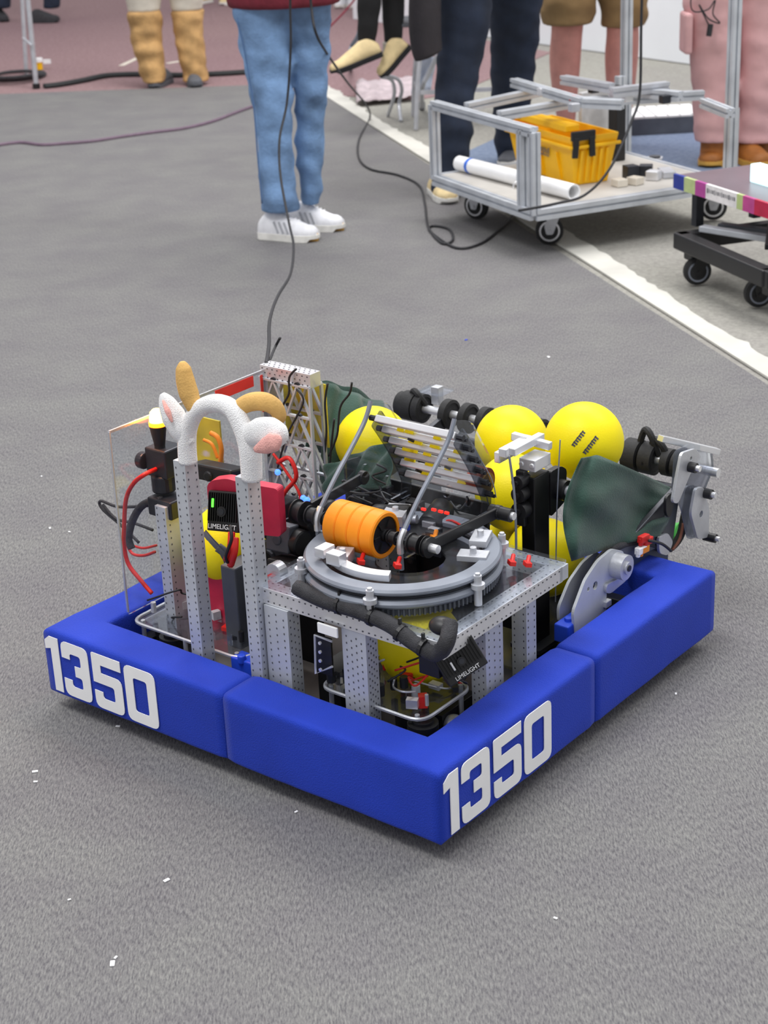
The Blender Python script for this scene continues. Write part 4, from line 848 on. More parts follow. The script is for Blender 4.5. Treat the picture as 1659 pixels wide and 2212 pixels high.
def shoe(parent, loc, ang, L_=.27, pitch=0, up=None, sole=None, toe=None, high=.085, wid=.095, name='shoe', stripes=None, lift=0, heelx=None):
    """loc = toe tip on the ground; ang = heading of the toe"""
    up = up or M_shoew; sole = sole or M_sole
    X = V((math.cos(ang), math.sin(ang), 0)); R_ = Matrix.Rotation(ang, 3, 'Z') @ Matrix.Rotation(pitch, 3, 'Y')
    toeL = V((L_, 0, 0)); base = V(loc) - R_ @ toeL
    def wfun(u_): return wid / 2 * (.72 + .10 * math.sin(u_ * PI * .9) + .22 * math.exp(-((u_ - .68) / .22) ** 2)) * (1 - max(0, (u_ - .86) / .14) ** 2 * .62) * (1 - max(0, (.08 - u_) / .08) ** 2 * .45)
    outl = [(u_ * L_, wfun(u_)) for u_ in [i / 24 for i in range(25)]] + [(u_ * L_, -wfun(u_)) for u_ in [1 - i / 24 for i in range(25)]]
    mb = MB(); mb.prism(outl, (0, 0, .014), (1, 0, 0), (0, 1, 0), .028)
    mb.v = [tuple(base + R_ @ V((v[0], v[1], v[2] + (.012 if v[0] > L_ * .9 and v[2] < .01 else 0)))) for v in mb.v]
    so = obj('sole', mb, sole, parent, bevel=.003) ; root = so
    mb = MB(); n = 20; secs = 18; m0 = len(mb.v)
    for i in range(secs + 1):
        u_ = .02 + .96 * i / secs; w_ = wfun(u_) * .97
        h = high * (1.0 if u_ < .34 else max(.42, 1 - (u_ - .34) * 1.25)) * (1 - max(0, (u_ - .85) / .15) ** 2 * .6) * (.34 + .66 * min(1, (u_ / .2)) ** .6)
        for k in range(n):
            t = 2 * PI * k / n; y = math.cos(t) * w_; z = math.sin(t); z = .026 + (h * (abs(z) ** .75) if z > 0 else -.006); y *= (1 - .38 * max(0, (z - .03) / high))
            mb.v.append(tuple(base + R_ @ V((u_ * L_, y, z))))
    for i in range(secs):
        for k in range(n): mb.f.append((i * n + k, i * n + (k + 1) % n, (i + 1) * n + (k + 1) % n, (i + 1) * n + k)); mb.m.append(0)
    mb.f += [tuple(range(n)), tuple(secs * n + k for k in range(n))]; mb.m += [0, 0]
    u2 = obj(name, mb, up, parent, smooth='all')
    if toe:
        mb = MB(); mb.tube([base + R_ @ V((L_ * .80, y, .015)) for y in (0,)] + [base + R_ @ V((L_ * .99, 0, .015))], [wfun(.8) * 1.02, wfun(.99) * .9], 14, flat=.45); obj('toe_rubber', mb, toe, u2, smooth='all')
    if stripes:
        stripes = mat('pale grey stripe', (170, 172, 178), .6)
        for sd in (-1, 1):
            for k in range(3):
                u_ = .40 + k * .09; mb = MB(); w_ = wfun(u_); a = base + R_ @ V((u_ * L_, sd * w_ * .99, .032)); b = base + R_ @ V(((u_ - .08) * L_, sd * w_ * .80, .075)); mb.bar(a, b, .008, .002, up=tuple(R_ @ V((0, 1, 0)))); obj('stripe', mb, stripes, u2)
        mb = MB()
        for k in range(5):
            u_ = .42 + k * .055; z = .026 + high * max(.42, 1 - (u_ - .34) * 1.25) + .002; mb.bar(base + R_ @ V((u_ * L_, -.018, z - .006)), base + R_ @ V((u_ * L_ + .006, .018, z - .006)), .004, .003)
        obj('laces', mb, M_white, u2)
    return u2
def person(label, legsets, hip, face, shirt=None, skin=SKIN2, hairc=M_hair, bare=.72, seated=None, height=1.72, shirt_hem=None, shirtw=.18):
    """hip = world point between the hips (pelvis). legsets listed hip to ankle"""
    hx, hy, hz = hip; root = empty('person', (hx, hy, 0), 0, label, 'person'); k = height / 1.72; inv = V((-hx, -hy, 0)); sh = hz + .50 * k
    r3 = [rows3(s) for s in legsets]; fr = V((math.cos(face), math.sin(face), 0)); sd = V((-fr.y, fr.x, 0)); H = V((hx, hy, hz))
    vs = [H]; ed = []; rad = [(.11, .09)]
    def node(p, r, par): vs.append(V(p)); rad.append((r, r)); ed.append((par, len(vs) - 1)); return len(vs) - 1
    a = node(H + V((0, 0, .20 * k)), .105, 0); b = node(H + V((0, 0, .38 * k)), .125, a); c = node(H + V((0, 0, .52 * k)), .055, b); d = node(H + V((0, 0, .58 * k)) + fr * .01, .052, c)
    e = node(H + V((0, 0, .66 * k)) + fr * .02, .085, d); g = node(H + V((0, 0, .76 * k)) + fr * .01, .075, e); node(H + V((0, 0, .675 * k)) + fr * .115, .014, e)
    for s_ in (-1, 1): node(H + V((0, 0, .68 * k)) + sd * (.088 * s_), .014, e)
    hands = []
    for s_ in (-1, 1):
        q = node(H + V((0, 0, .47 * k)) + sd * (.17 * s_), .055, b); q = node(H + V((0, 0, .20 * k)) + sd * (.235 * s_), .042, q); q = node(H + V((0, 0, .24 * k)) + sd * (.17 * s_) + fr * .22, .028, q)
        q = node(vs[q] + V((0, 0, .02)) + fr * .07, .034, q)
        for f in range(4):
            q2 = node(vs[q] + fr * .040 + V((0, 0, .030 - f * .020)), .0095, q); node(vs[q2] + fr * (.05 - .006 * abs(f - 1)) - V((0, 0, .014)), .0085, q2)
        q2 = node(vs[q] - fr * .012 + V((0, 0, .042)), .011, q); node(vs[q2] + fr * .035 + V((0, 0, .010)), .009, q2)
    for R_ in r3:
        q = 0
        for i, (cc, rr) in enumerate(R_):
            if (cc - vs[q]).length < .05 and i: continue
            q = node(cc, max(.03, rr * bare), q)
    me = bpy.data.meshes.new('body'); me.from_pydata([v + inv for v in vs], ed, []); o = bpy.data.objects.new('body', me); COL.objects.link(o); o.parent = root
    md = o.modifiers.new('skin', 'SKIN'); md.use_smooth_shade = True
    if not me.skin_vertices:
        bm = bmesh.new(); bm.from_mesh(me); bm.verts.layers.skin.verify(); bm.to_mesh(me); bm.free()
    for i, sv in enumerate(me.skin_vertices[0].data): sv.radius = rad[i]; sv.use_root = (i == 0)
    md = o.modifiers.new('sub', 'SUBSURF'); md.levels = 1; md.render_levels = 2; me.materials.append(skin)
    mb = MB(); mb.sphere(vs[e] + V((0, 0, .055)) - fr * .012 + inv, .105, 20, sc=(1, .95, .95)); hr = obj('hair', mb, hairc, root, smooth='all')
    if shirt:
        hem = shirt_hem if shirt_hem else hz - .02; mb = MB(); w2 = shirtw
        secs = [((hx, hy, hem), w2 * 1.02, w2 * .72), ((hx, hy, hem + .02), w2 * 1.06, w2 * .75), ((hx, hy, hz + .18 * k), w2 * .95, w2 * .66), ((hx, hy, hz + .36 * k), w2 * 1.05, w2 * .68), ((hx, hy, hz + .46 * k), w2 * 1.02, w2 * .6), ((hx, hy, hz + .51 * k), w2 * .65, w2 * .42), ((hx, hy, hz + .535 * k), w2 * .36, w2 * .34)]
        loft(mb, [(V(c) + inv, a, b) for c, a, b in secs], wr=.015)
        for s_ in (-1, 1):
            P = [H + V((0, 0, .47 * k)) + sd * (.13 * s_), H + V((0, 0, .40 * k)) + sd * (.205 * s_), H + V((0, 0, .22 * k)) + sd * (.235 * s_)]; mb.tube([p + inv for p in smoothpath(P, 4)], .062, 14)
        obj('shirt', mb, shirt, root, smooth='all', remesh=.012)
    return root, inv
def garment(root, inv, name, mb, m, remesh=.010, **k):
    mb.v = [tuple(V(v) + inv) for v in mb.v]; return obj(name, mb, m, root, smooth='all', remesh=remesh, **k)
def shoes_for(root, inv, specs):
    for s in specs:
        s = dict(s); loc = s.pop('loc'); shoe(root, V(loc) + inv, **s)
# --- light jeans
LJ = [(498, 622, -70, 6.44), (505, 624, 20, 6.44), (518, 628, 100, 6.44), (535, 632, 180, 6.44), (550, 632, 250, 6.43), (556, 633, 330, 6.43), (562, 640, 400, 6.42), (567, 648, 455, 6.42)]
RJ = [(600, 722, -70, 6.46), (610, 716, 20, 6.47), (622, 714, 100, 6.49), (634, 708, 180, 6.50), (637, 702, 250, 6.52), (640, 700, 330, 6.53), (645, 697, 400, 6.54), (650, 694, 441, 6.54)]
hp_ = wor(610, -60, y=6.45)
r_, inv_ = person('person in light blue flared jeans, maroon top and white sneakers', [LJ, RJ], hp_, -PI / 2, M_maroonc, shirt_hem=wor(610, 22, y=6.30).z, shirtw=.205, bare=.62)
garment(r_, inv_, 'jeans', legs_mesh([LJ, RJ], .92, .011, 1), M_den, .009)
mb = MB(); P = [wor(x, y, y=6.36) for x, y in ((512, 40), (530, 120), (548, 230), (556, 330), (566, 440))]; mb.tube([p for p in smoothpath(P, 5)], .003, 6); garment(r_, inv_, 'seam', mb, mat('denim seam', (84, 116, 160)), 0)
shoes_for(r_, inv_, [dict(loc=wor(689, 521), ang=-.42, L_=.255, toe=M_gum, stripes=M_shoeg), dict(loc=wor(744, 498), ang=-.36, L_=.255, toe=M_gum, stripes=M_shoeg)])
# --- tan gaiters
LG = [(255, 345, -90, 10.7), (268, 348, -30, 10.7), (275, 347, 25, 10.7), (285, 352, 90, 10.68), (297, 358, 140, 10.66), (306, 357, 178, 10.64)]
RG = [(350, 440, -90, 10.75), (362, 440, -30, 10.75), (370, 438, 22, 10.75), (378, 442, 90, 10.72), (390, 446, 140, 10.7), (398, 450, 176, 10.68)]
r_, inv_ = person('person in cream trousers with tan canvas gaiters and grey boots', [LG, RG], wor(355, -150, y=10.7), -PI / 2, M_gsh, bare=.6)
garment(r_, inv_, 'trousers', legs_mesh([[(270, 360, -170, 10.7)] + LG[:3], [(345, 430, -170, 10.75)] + RG[:3]], .95, .006, 2), M_cream, .012)
garment(r_, inv_, 'gaiters', legs_mesh([[(274, 349, 22, 10.7)] + LG[3:], [(369, 440, 20, 10.75)] + RG[3:]], .98, .014, 3), M_tan, .012)
shoes_for(r_, inv_, [dict(loc=wor(328, 192), ang=-1.9, L_=.27, up=M_shoeg, sole=M_shoeg, high=.07), dict(loc=wor(424, 190), ang=-1.4, L_=.27, up=M_shoeg, sole=M_shoeg, high=.07)])
# --- dark jeans man
LD = [(925, 1065, -90, 7.1), (940, 1062, 0, 7.1), (945, 1058, 60, 7.1), (943, 1045, 120, 7.1), (940, 1030, 180, 7.08), (938, 1022, 240, 7.06), (936, 1020, 300, 7.05), (932, 1010, 360, 7.04), (928, 998, 415, 7.02)]
RD = [(1045, 1185, -90, 7.5), (1052, 1174, 0, 7.55), (1058, 1166, 60, 7.6), (1060, 1160, 120, 7.65), (1060, 1152, 180, 7.7), (1064, 1146, 240, 7.72), (1068, 1142, 300, 7.75), (1072, 1138, 345, 7.75)]
r_, inv_ = person('person in dark blue jeans with a black bag at the hip', [LD, RD], wor(1058, -110, y=7.3), -2.0, M_nsh, bare=.6, height=1.8, shirtw=.22)
garment(r_, inv_, 'jeans', legs_mesh([LD, RD], .95, .010, 5), M_denD, .010)
shoes_for(r_, inv_, [dict(loc=wor(975, 443), ang=-1.35, L_=.28, up=M_beigesh, high=.07), dict(loc=wor(1088, 364), ang=-1.95, L_=.27, up=M_shoeg, high=.06)])
mb = MB(); bp = [wor(x, y, y=6.93) for x, y in ((922, -130), (920, -60), (918, 0), (918, 60), (922, 105), (928, 124))]
mb.tube(smoothpath(bp, 5), [.03] + [.055 + .010 * math.sin(i / 25 * PI) for i in range(23)] + [.045, .02], 18, flat=.8)
o = obj('hanging_bag', mb, mat('charcoal nylon', (44, 40, 44), .7, 0, .1, 12, .4, 80), smooth='all', label='charcoal bag hanging beside the dark jeans', cat='bag')
# --- shorts man
LSK = [(1165, 1290, -110, 8.0), (1175, 1280, -40, 8.0), (1185, 1268, 30, 7.98), (1188, 1262, 70, 7.96), (1182, 1260, 110, 7.98), (1183, 1257, 150, 7.98), (1190, 1252, 200, 7.98), (1200, 1246, 250, 7.98), (1206, 1243, 300, 7.98)]
RSK = [(1288, 1400, -110, 8.05), (1295, 1395, -40, 8.05), (1304, 1382, 30, 8.03), (1308, 1384, 70, 8.0), (1302, 1384, 110, 8.02), (1303, 1380, 150, 8.02), (1308, 1374, 200, 8.02), (1316, 1366, 250, 8.02), (1320, 1360, 300, 8.02)]
r_, inv_ = person('person with bare legs in khaki cargo shorts behind the cart', [LSK, RSK], wor(1285, -140, y=8.0), -PI / 2, M_gsh, skin=SKIN, bare=.97, height=1.8, shirtw=.22)
garment(r_, inv_, 'shorts', legs_mesh([[(1160, 1295, -140, 8.0), (1165, 1292, -60, 8.0), (1168, 1288, 0, 7.98), (1170, 1282, 52, 7.97)], [(1285, 1405, -140, 8.05), (1288, 1402, -60, 8.05), (1294, 1400, 0, 8.03), (1300, 1396, 56, 8.02)]], .95, .012, 8), M_khaki, .010)
shoes_for(r_, inv_, [dict(loc=wor(1215, 345), ang=-1.7, L_=.29, up=M_shoeg), dict(loc=wor(1345, 345), ang=-1.4, L_=.29, up=M_shoeg)])
# --- pink trousers
LP_ = [(1475, 1595, -90, 7.45), (1478, 1592, 0, 7.45), (1484, 1592, 60, 7.45), (1490, 1592, 120, 7.45), (1496, 1590, 200, 7.45), (1498, 1586, 260, 7.45), (1500, 1584, 303, 7.45)]
RP_ = [(1590, 1705, -90, 7.5), (1592, 1702, 0, 7.5), (1594, 1698, 60, 7.5), (1596, 1694, 120, 7.5), (1592, 1690, 200, 7.5), (1588, 1686, 260, 7.5), (1586, 1684, 303, 7.5)]
r_, inv_ = person('person in dusty pink cargo trousers and brown boots at the right edge', [LP_, RP_], wor(1595, -110, y=7.5), -1.8, M_gsh, bare=.6, height=1.7, shirtw=.21)
garment(r_, inv_, 'trousers', legs_mesh([LP_, RP_], .95, .009, 11), M_pinkt, .010)
mb = MB(); p = wor(1482, 70, y=7.42); mb.box(p + inv_, (.035, .14, .17)); obj('cargo_pocket', mb, M_pinkt, r_, bevel=.012)
mb = MB(); bo = [(wor(1545, 290, y=7.47) + inv_), (wor(1543, 335, y=7.47) + inv_)]; mb.tube([bo[0] + V((0, 0, .05)), bo[1] - V((0, 0, .05))], [.062, .066], 16); obj('boot_shaft', mb, M_brown, r_, smooth=True)
mb = MB(); bo = [(wor(1650, 290, y=7.55) + inv_), (wor(1648, 335, y=7.55) + inv_)]; mb.tube([bo[0] + V((0, 0, .05)), bo[1] - V((0, 0, .05))], [.062, .066], 16); obj('boot_shaft', mb, M_brown, r_, smooth=True)
shoes_for(r_, inv_, [dict(loc=wor(1532, 364), ang=-1.9, L_=.28, up=M_brown, sole=M_gum, high=.10, wid=.12), dict(loc=wor(1652, 364), ang=-1.3, L_=.28, up=M_brown, sole=M_gum, high=.10, wid=.12)])
mb = MB(); mb.tube(smoothpath([wor(x, y, y=7.30) for x, y in ((1500, -40), (1492, 5), (1500, 25), (1530, 20), (1545, 0), (1540, 30), (1555, 50), (1530, 40), (1510, 10), (1535, 62))], 6), .003, 6); mb.tube([wor(1535, 52, y=7.3), wor(1531, 78, y=7.3)], .012, 10)
obj('cable_bundle', mb, M_wire, smooth=True, label='tangled thin black cable with a plug against the pink trousers', cat='cable')
# --- leggings, seated with feet on the stool rung
YS = 8.8
LL = [(770, 826, -40, YS), (771, 824, 0, YS), (771, 818, 50, YS), (773, 811, 97, YS)]
RL = [(822, 880, -40, YS + .1), (824, 875, 0, YS + .1), (827, 872, 50, YS + .1), (830, 868, 92, YS + .1)]
kz = wor(800, -40, y=YS).z
hip_ = V((wor(800, -40, y=YS).x + .46, YS + .12, kz + .06))
th = lambda px, y: [(px + 150, px + 215, -62, y), (px + 60, px + 130, -64, y)]
r_, inv_ = person('person in black leggings and beige shoes seated on a metal stool', [[(920, 990, -64, YS)] + LL, [(950, 1010, -62, YS + .1)] + RL], hip_, PI, M_gsh, bare=.7, shirtw=.19)
mb = legs_mesh([LL, RL], .95, .003, 4)
for s_, R0 in ((0, LL), (1, RL)):
    a = rows3(R0)[0][0]; mb.tube([a + V((0, 0, -.02)), a + V((.03, 0, .045)), a + V((.25, .0, .07)), hip_ + V((.05, (-.08, .08)[s_], .0))], [.055, .065, .075, .095], 18)
mb.sphere(hip_ + V((.03, 0, .03)), .15, 18, sc=(1, 1.1, .8)); garment(r_, inv_, 'leggings', mb, M_legg, .010)
mb = legs_mesh([[(768, 806, 96, YS), (766, 806, 118, YS)], [(826, 870, 90, YS + .1), (826, 872, 118, YS + .1)]], 1, .002, 2); garment(r_, inv_, 'socks', mb, mat('grey knit sock', (176, 170, 160), .9), 0)
shoe(r_, wor(716, 164, y=YS - .1) + inv_, PI + .25, .285, .28, M_beigesh, M_black, high=.085)
shoe(r_, wor(826, 172, y=YS + .02) + inv_, PI + .25, .22, .75, M_beigesh, M_black, high=.085)
st_ = empty('stool', (hip_.x, YS + .12, 0), 0, 'metal stool under the person in black leggings', 'stool')
sx, sy, sz = hip_.x, YS + .12, kz - .04
mb = MB(); mb.box((0, 0, sz), (.38, .36, .035)); obj('seat', mb, M_shoeg, st_, bevel=.015)
L0 = [wor(842, 250), wor(868, 262), wor(912, 240), wor(752, 140)]
mb = MB()
for q in ((.24, .18), (.24, -.18), (-.26, .18), (-.26, -.2)):
    mb = MB(); mb.tube(smoothpath([(q[0] * .6, q[1] * .7, sz), (q[0] * .9, q[1], sz * .45), (q[0] * 1.0, q[1] * 1.1, 0)], 5), .012, 10); obj('leg', mb, M_alu, st_, smooth=True)
mb = MB(); mb.bar((-.24, -.19, .18), (-.24, .17, .18), .02, .02); mb.bar((.22, -.18, .18), (-.24, -.19, .18), .02, .02); obj('rung', mb, M_alu, st_)
for (x0, y0, x1, y1, x2, y2) in ((826, 168, 852, 205, 842, 250), (845, 165, 866, 190, 864, 258)): pass
def folding_legs():
    t = empty('folding_chair', wor(880, 235), 0, 'folding chair with bent grey legs beside the dark jeans', 'chair'); c = wor(880, 235)
    for P, r in ((((822, 166), (845, 172), (852, 195), (848, 220), (838, 250)), .010), (((836, 164), (860, 172), (868, 195), (862, 225), (866, 262)), .010), (((945, 120), (925, 160), (912, 190), (912, 235)), .013)):
        mb = MB(); pts = [wor(x, y, y=9.0 + .12 * i / 4) for i, (x, y) in enumerate(P)]; g0 = wor(*P[-1]); pts[-1] = g0; pts = [p.lerp(V((p.x, g0.y, p.z)), .0) for p in pts]; mb.tube([p - c for p in smoothpath(pts, 5)], r, 9); obj('leg', mb, M_alu, t, smooth=True)
    p = wor(912, 236) - c; mb = MB(); mb.cyl(p, p + V((0, 0, .04)), .017, 12); obj('foot_cap', mb, M_shoeg, t)
    mb = MB(); q = wor(945, 120, y=9.05) - c; mb.box(q + V((0, 0, .18)), (.38, .36, .02)); obj('seat', mb, M_shoeg, t, bevel=.008)
folding_legs()
mb = sheet(lambda u_, v_: wor(888 + 40 * u_ + 16 * (1 - v_), 122 + 80 * v_, y=9.25) + V((0, .05 * noise.noise(V((u_ * 3, v_ * 3, 1))), 0)), 12, 14, .004)
obj('plastic_bag', mb, mat('milky plastic', (205, 214, 232), .35, 0, .12, 6, .5, 20), smooth='all', label='crumpled milky plastic bag hanging by the folding chair', cat='bag')
mb = sheet(lambda u_, v_: wor(770 + 125 * u_, 185 + 45 * v_ - 12 * u_, z=0) + V((0, 0, .02 + .05 * abs(noise.noise(V((u_ * 5, v_ * 3, 7)))))), 20, 10, .003)
obj('plastic_sheet', mb, mat('film with floor glare', (196, 180, 184), .4, 0, .12, 9, .5, 20), smooth='all', label='crumpled plastic sheet tinted with maroon floor glare, by the white tape', cat='plastic sheet')  # glare of the maroon floor is put into the film's pale pink
# --- far people: dark jeans and black boots, and two more pairs of shoes
def far(label, xs, py, ytop, m, up, sole, ang, w_=44):
    g0 = wor(xs[0], py); sets = []
    for i, x in enumerate(xs): g = wor(x, py); sets.append([(x - w_ * .6, x + w_ * .6, -280, g.y + .1), (x - w_ * .5, x + w_ * .5, -120, g.y + .1), (x - w_ * .42, x + w_ * .42, py - 30, g.y + .1)])
    r, iv = person(label, sets, wor(sum(xs) / len(xs), -310, y=g0.y + .1), -PI / 2, M_gsh, bare=.6)
    garment(r, iv, 'trousers', legs_mesh(sets, .95, .006, 3), m, .014)
    for x, a in zip(xs, ang): shoe(r, wor(x + 18 * math.cos(a), py) + iv, a, .27, 0, up, sole)
far('person in dark jeans and black boots at the far left', (5, 112), 48, 0, M_denD, M_blk, M_blk, (-1.2, -.25))
far('person in pale shoes behind the tan gaiters', (425, 490), 12, 0, M_denD, M_beigesh, M_sole, (-2.2, -2.6), 36)
far('person in white shoes behind the light jeans', (735, 765), 19, 0, M_gsh, M_shoew, M_sole, (-1.9, -1.3), 36)
# ================================================================== ALUMINIUM CART
class Fr:
    def __init__(s, o, x): s.O = V((o.x, o.y, 0)); s.X = V((x.x, x.y, 0)).normalized(); s.Y = V((-s.X.y, s.X.x, 0)); s.a = math.atan2(s.X.y, s.X.x)
    def p(s, px, py, **k):
        d = ray(px, py); D = V((d.dot(s.X), d.dot(s.Y), d.z)); o = CP - s.O; Q = V((o.dot(s.X), o.dot(s.Y), o.z)); key = list(k)[0]; i = 'xyz'.index(key); t = (k[key] - Q[i]) / D[i]; return Q + D * t
    def w(s, v): return s.O + s.X * v[0] + s.Y * v[1] + V((0, 0, v[2]))
F0 = wor(1155, 464, z=.16); FLc = wor(942, 388, z=.16); d_ = (FLc - F0); CFr = Fr(F0, V((d_.y, -d_.x, 0)))
cw = d_.length; cl = CFr.p(1562, 398, z=.16).x
CART = empty('equipment_cart', CFr.w((0, 0, 0)), CFr.a, 'low aluminium extrusion cart loaded with a yellow crate', 'cart')
def ext(a, b, w_=.034, name='extrusion', par=CART, m=M_alu2, label=None):
    """slotted extrusion: cross section with a groove on each face"""
    a = V(a); b = V(b); d = b - a; L_ = d.length; d.normalize(); u_ = V((0, 0, 1)) if abs(d.z) < .9 else V((0, 1, 0)); x = u_.cross(d).normalized(); y = d.cross(x)
    h = w_ / 2; g = w_ * .11; dp = w_ * .22; pr = []
    for k in range(4):
        t = k * PI / 2; c, s_ = math.cos(t), math.sin(t)
        for (qx, qy) in ((h, -h), (h, -g), (h - dp, -g), (h - dp, g), (h, g)): pr.append((qx * c - qy * s_, qx * s_ + qy * c))
    mb = MB(); n = len(pr); vs = [a + x * p[0] + y * p[1] for p in pr] + [b + x * p[0] + y * p[1] for p in pr]
    mb.add(vs, [(i, (i + 1) % n, (i + 1) % n + n, i + n) for i in range(n)] + [tuple(range(n))[::-1], tuple(range(n, 2 * n))]); return obj(name, mb, m, par, label=label)
zd = .16
for a, b in (((0, 0, zd), (cl, 0, zd)), ((0, cw, zd), (cl, cw, zd)), ((0, 0, zd), (0, cw, zd)), ((cl, 0, zd), (cl, cw, zd))): ext(a, b, .04)
mb = MB(); mb.box((cl / 2, cw / 2, zd + .016), (cl - .03, cw - .03, .01)); obj('deck', mb, mat('pale deck board', (186, 182, 176), .6, 0, .06, 6), CART)
zt = CFr.p(1160, 285, x=0).z; zt = CFr.p(1160, 285, y=0).z
for a, b in (((0, 0, zd), (0, 0, zt)), ((0, cw, zd), (0, cw, zt)), ((0, 0, zt), (0, cw, zt)), ((0, .08, zd + .02), (0, .08, zt))): ext(a, b, .034)
pA, pB = CFr.p(1350, 300, y=cw * .62), CFr.p(1575, 385, x=cl)
t0 = CFr.p(1349, 330, x=cl * .72)
def post(px0, py0, px1, py1, **k):
    a = CFr.p(px0, py0, **k); b = CFr.p(px1, py1, **k); ext((a.x, a.y, zd), (a.x, a.y, 1.05) if True else b, .036, 'handle_post'); return a
bk = CFr.p(1340, 330, z=zd); ext((cl - .02, cw - .02, zd), (cl - .02, cw - .02, 1.0), .036, 'handle_post') if False else None
pL = post(1352, 190, 0, 0, y=cw - .02) ; pR = post(1578, 300, 0, 0, y=.03)
ext((pL.x, pL.y, 1.05), (pR.x, pR.y, 1.05), .036, 'handle_bar')
# short doubled post pieces
ext((pL.x - .04, pL.y - .02, zd), (pL.x - .04, pL.y - .02, zt + .03), .034); ext((pR.x + .03, pR.y + .03, zd), (pR.x + .03, pR.y + .03, zt - .02), .034)
def lay(px0, py0, px1, py1, z0=None, z1=None, w_=.034, m=M_alu2): 
    a = CFr.p(px0, py0, z=z0 or zt); b = CFr.p(px1, py1, z=z1 or z0 or zt); ext(a, b, w_, 'rail', m=m)
lay(1008, 232, 1175, 196, zt, zt + .02); lay(1078, 250, 1240, 222, zt, zt + .01)
lay(1110, 178, 1260, 222, zt + .05); lay(1260, 222, 1345, 226, zt + .05, zt + .05); lay(1217, 172, 1320, 190, zt + .08, m=M_dark if False else M_alu)
lay(1320, 200, 1442, 186, zt + .08, m=M_alu); lay(1230, 222, 1520, 205, zt + .03); lay(1345, 195, 1470, 208, zt + .06); lay(1520, 222, 1578, 245, zt + .02)
for px, py, m in ((1172, 198, M_alu3), (1242, 215, M_rtape), (1282, 192, M_dark), (1436, 214, M_dark), (1355, 210, M_alu3), (1240, 232, M_alu)):
    p = CFr.p(px, py, z=zt + .05); mb = MB(); mb.box(p, (.035, .03, .03)); obj('joint_bracket', mb, m, CART, bevel=.003)
def caster(par, p, ztop, r=.05, ang=0, m=M_alu, wm=None):
    c = empty('caster', p, ang); c.parent = par; mb = MB(); mb.lathe([(.012, -.016), (r - .010, -.016), (r - .009, -.014), (r, -.011), (r, .011), (r - .009, .014), (r - .010, .016), (.012, .016)], (0, 0, r), (0, 1, 0), 32); wl = obj('wheel', mb, M_rub, c, smooth=True)
    mb = MB(); mb.lathe([(r * .62, -.0175), (r * .74, -.0175), (r * .74, .0175), (r * .62, .0175)], (0, 0, r), (0, 1, 0), 32)
    obj('wheel_ring', mb, wm or M_alu3, c, smooth=True)
    mb = MB()
    for s_ in (-1, 1): mb.prism(rounded([(-.012, r - .012), (.012, r - .012), (.045, ztop - .01), (.005, ztop - .01), (-.02, r + .02)], .006), (0, s_ * .022, 0), (1, 0, 0), (0, 0, 1), .003)
    mb.box((.025, 0, ztop - .008), (.06, .06, .006)); mb.cyl((0, -.028, r), (0, .028, r), .007, 10); obj('fork', mb, m, c)
    mb = MB(); mb.cyl((.025, 0, ztop - .012), (.025, 0, ztop + .002), .024, 18); obj('swivel', mb, M_dark, c, smooth=True); return c
for px, py, a in ((1187, 527, -.5), (1030, 472, -1.1), (1540, 474, -.6), (1400, 410, -.7)):
    p = wor(px, py); q = p - CFr.O; caster(CART, (q.dot(CFr.X), q.dot(CFr.Y), 0), zd - .02, .052, a)
# yellow crate resting on the deck
cz = zd + .022
c0 = CFr.p(1240, 401, z=cz); c1 = CFr.p(1118, 362, z=cz); c2 = CFr.p(1290, 386, z=cz)
e_ = CFr.w(c1) - CFr.w(c0); KF = Fr(CFr.w(c0), V((e_.y, -e_.x, 0))); kw = (c2 - c0).length; kd = (c1 - c0).length
CR_ = empty('yellow_crate', CFr.w((c0.x, c0.y, cz)), KF.a, 'yellow plastic crate with black latches on the aluminium cart', 'crate'); kh = .185
def crate():
    mb = MB(); e = .030; th_ = .005
    def sh(z): f = z / kh; return (-e * f, -e * f, kw + e * f, kd + e * f)
    for k in range(1):
        a = sh(0); b = sh(kh)
        for inn in (0, th_):
            pass
    vo = [(x, y, 0) for x, y in ((0, 0), (kw, 0), (kw, kd), (0, kd))] + [(x, y, kh) for x, y in ((-e, -e), (kw + e, -e), (kw + e, kd + e), (-e, kd + e))]
    vi = [(x, y, .006) for x, y in ((th_, th_), (kw - th_, th_), (kw - th_, kd - th_), (th_, kd - th_))] + [(x, y, kh) for x, y in ((-e + th_, -e + th_), (kw + e - th_, -e + th_), (kw + e - th_, kd + e - th_), (-e + th_, kd + e - th_))]
    mb.add(vo + vi, [(0, 3, 2, 1), (0, 1, 5, 4), (1, 2, 6, 5), (2, 3, 7, 6), (3, 0, 4, 7), (8, 9, 10, 11), (8, 12, 13, 9), (9, 13, 14, 10), (10, 14, 15, 11), (11, 15, 12, 8), (4, 5, 13, 12), (5, 6, 14, 13), (6, 7, 15, 14), (7, 4, 12, 15)])
    return mb
M_cr = mat('yellow crate plastic', (250, 190, 8), .45, 0, .04, 8)
obj('crate_body', crate(), M_cr, CR_, bevel=.003)
for k in range(5):
    x = kw * (.12 + k * .19); mb = MB(); mb.bar((x, -.004, .01), (x, -.028, kh * .72), .010, .008, up=(0, 1, 0)); obj('rib', mb, M_cr, CR_)
for k in range(3):
    y = kd * (.2 + k * .3); mb = MB(); mb.bar((-.004, y, .01), (-.026, y, kh * .62), .008, .010, up=(1, 0, 0)); obj('rib', mb, M_cr, CR_)
mb = MB(); mb.box((kw / 2, -.034, kh * .80), (kw + .07, .012, .012)); mb.box((-.034, kd / 2, kh * .80), (.012, kd + .07, .012)); obj('rim', mb, M_cr, CR_, bevel=.003)
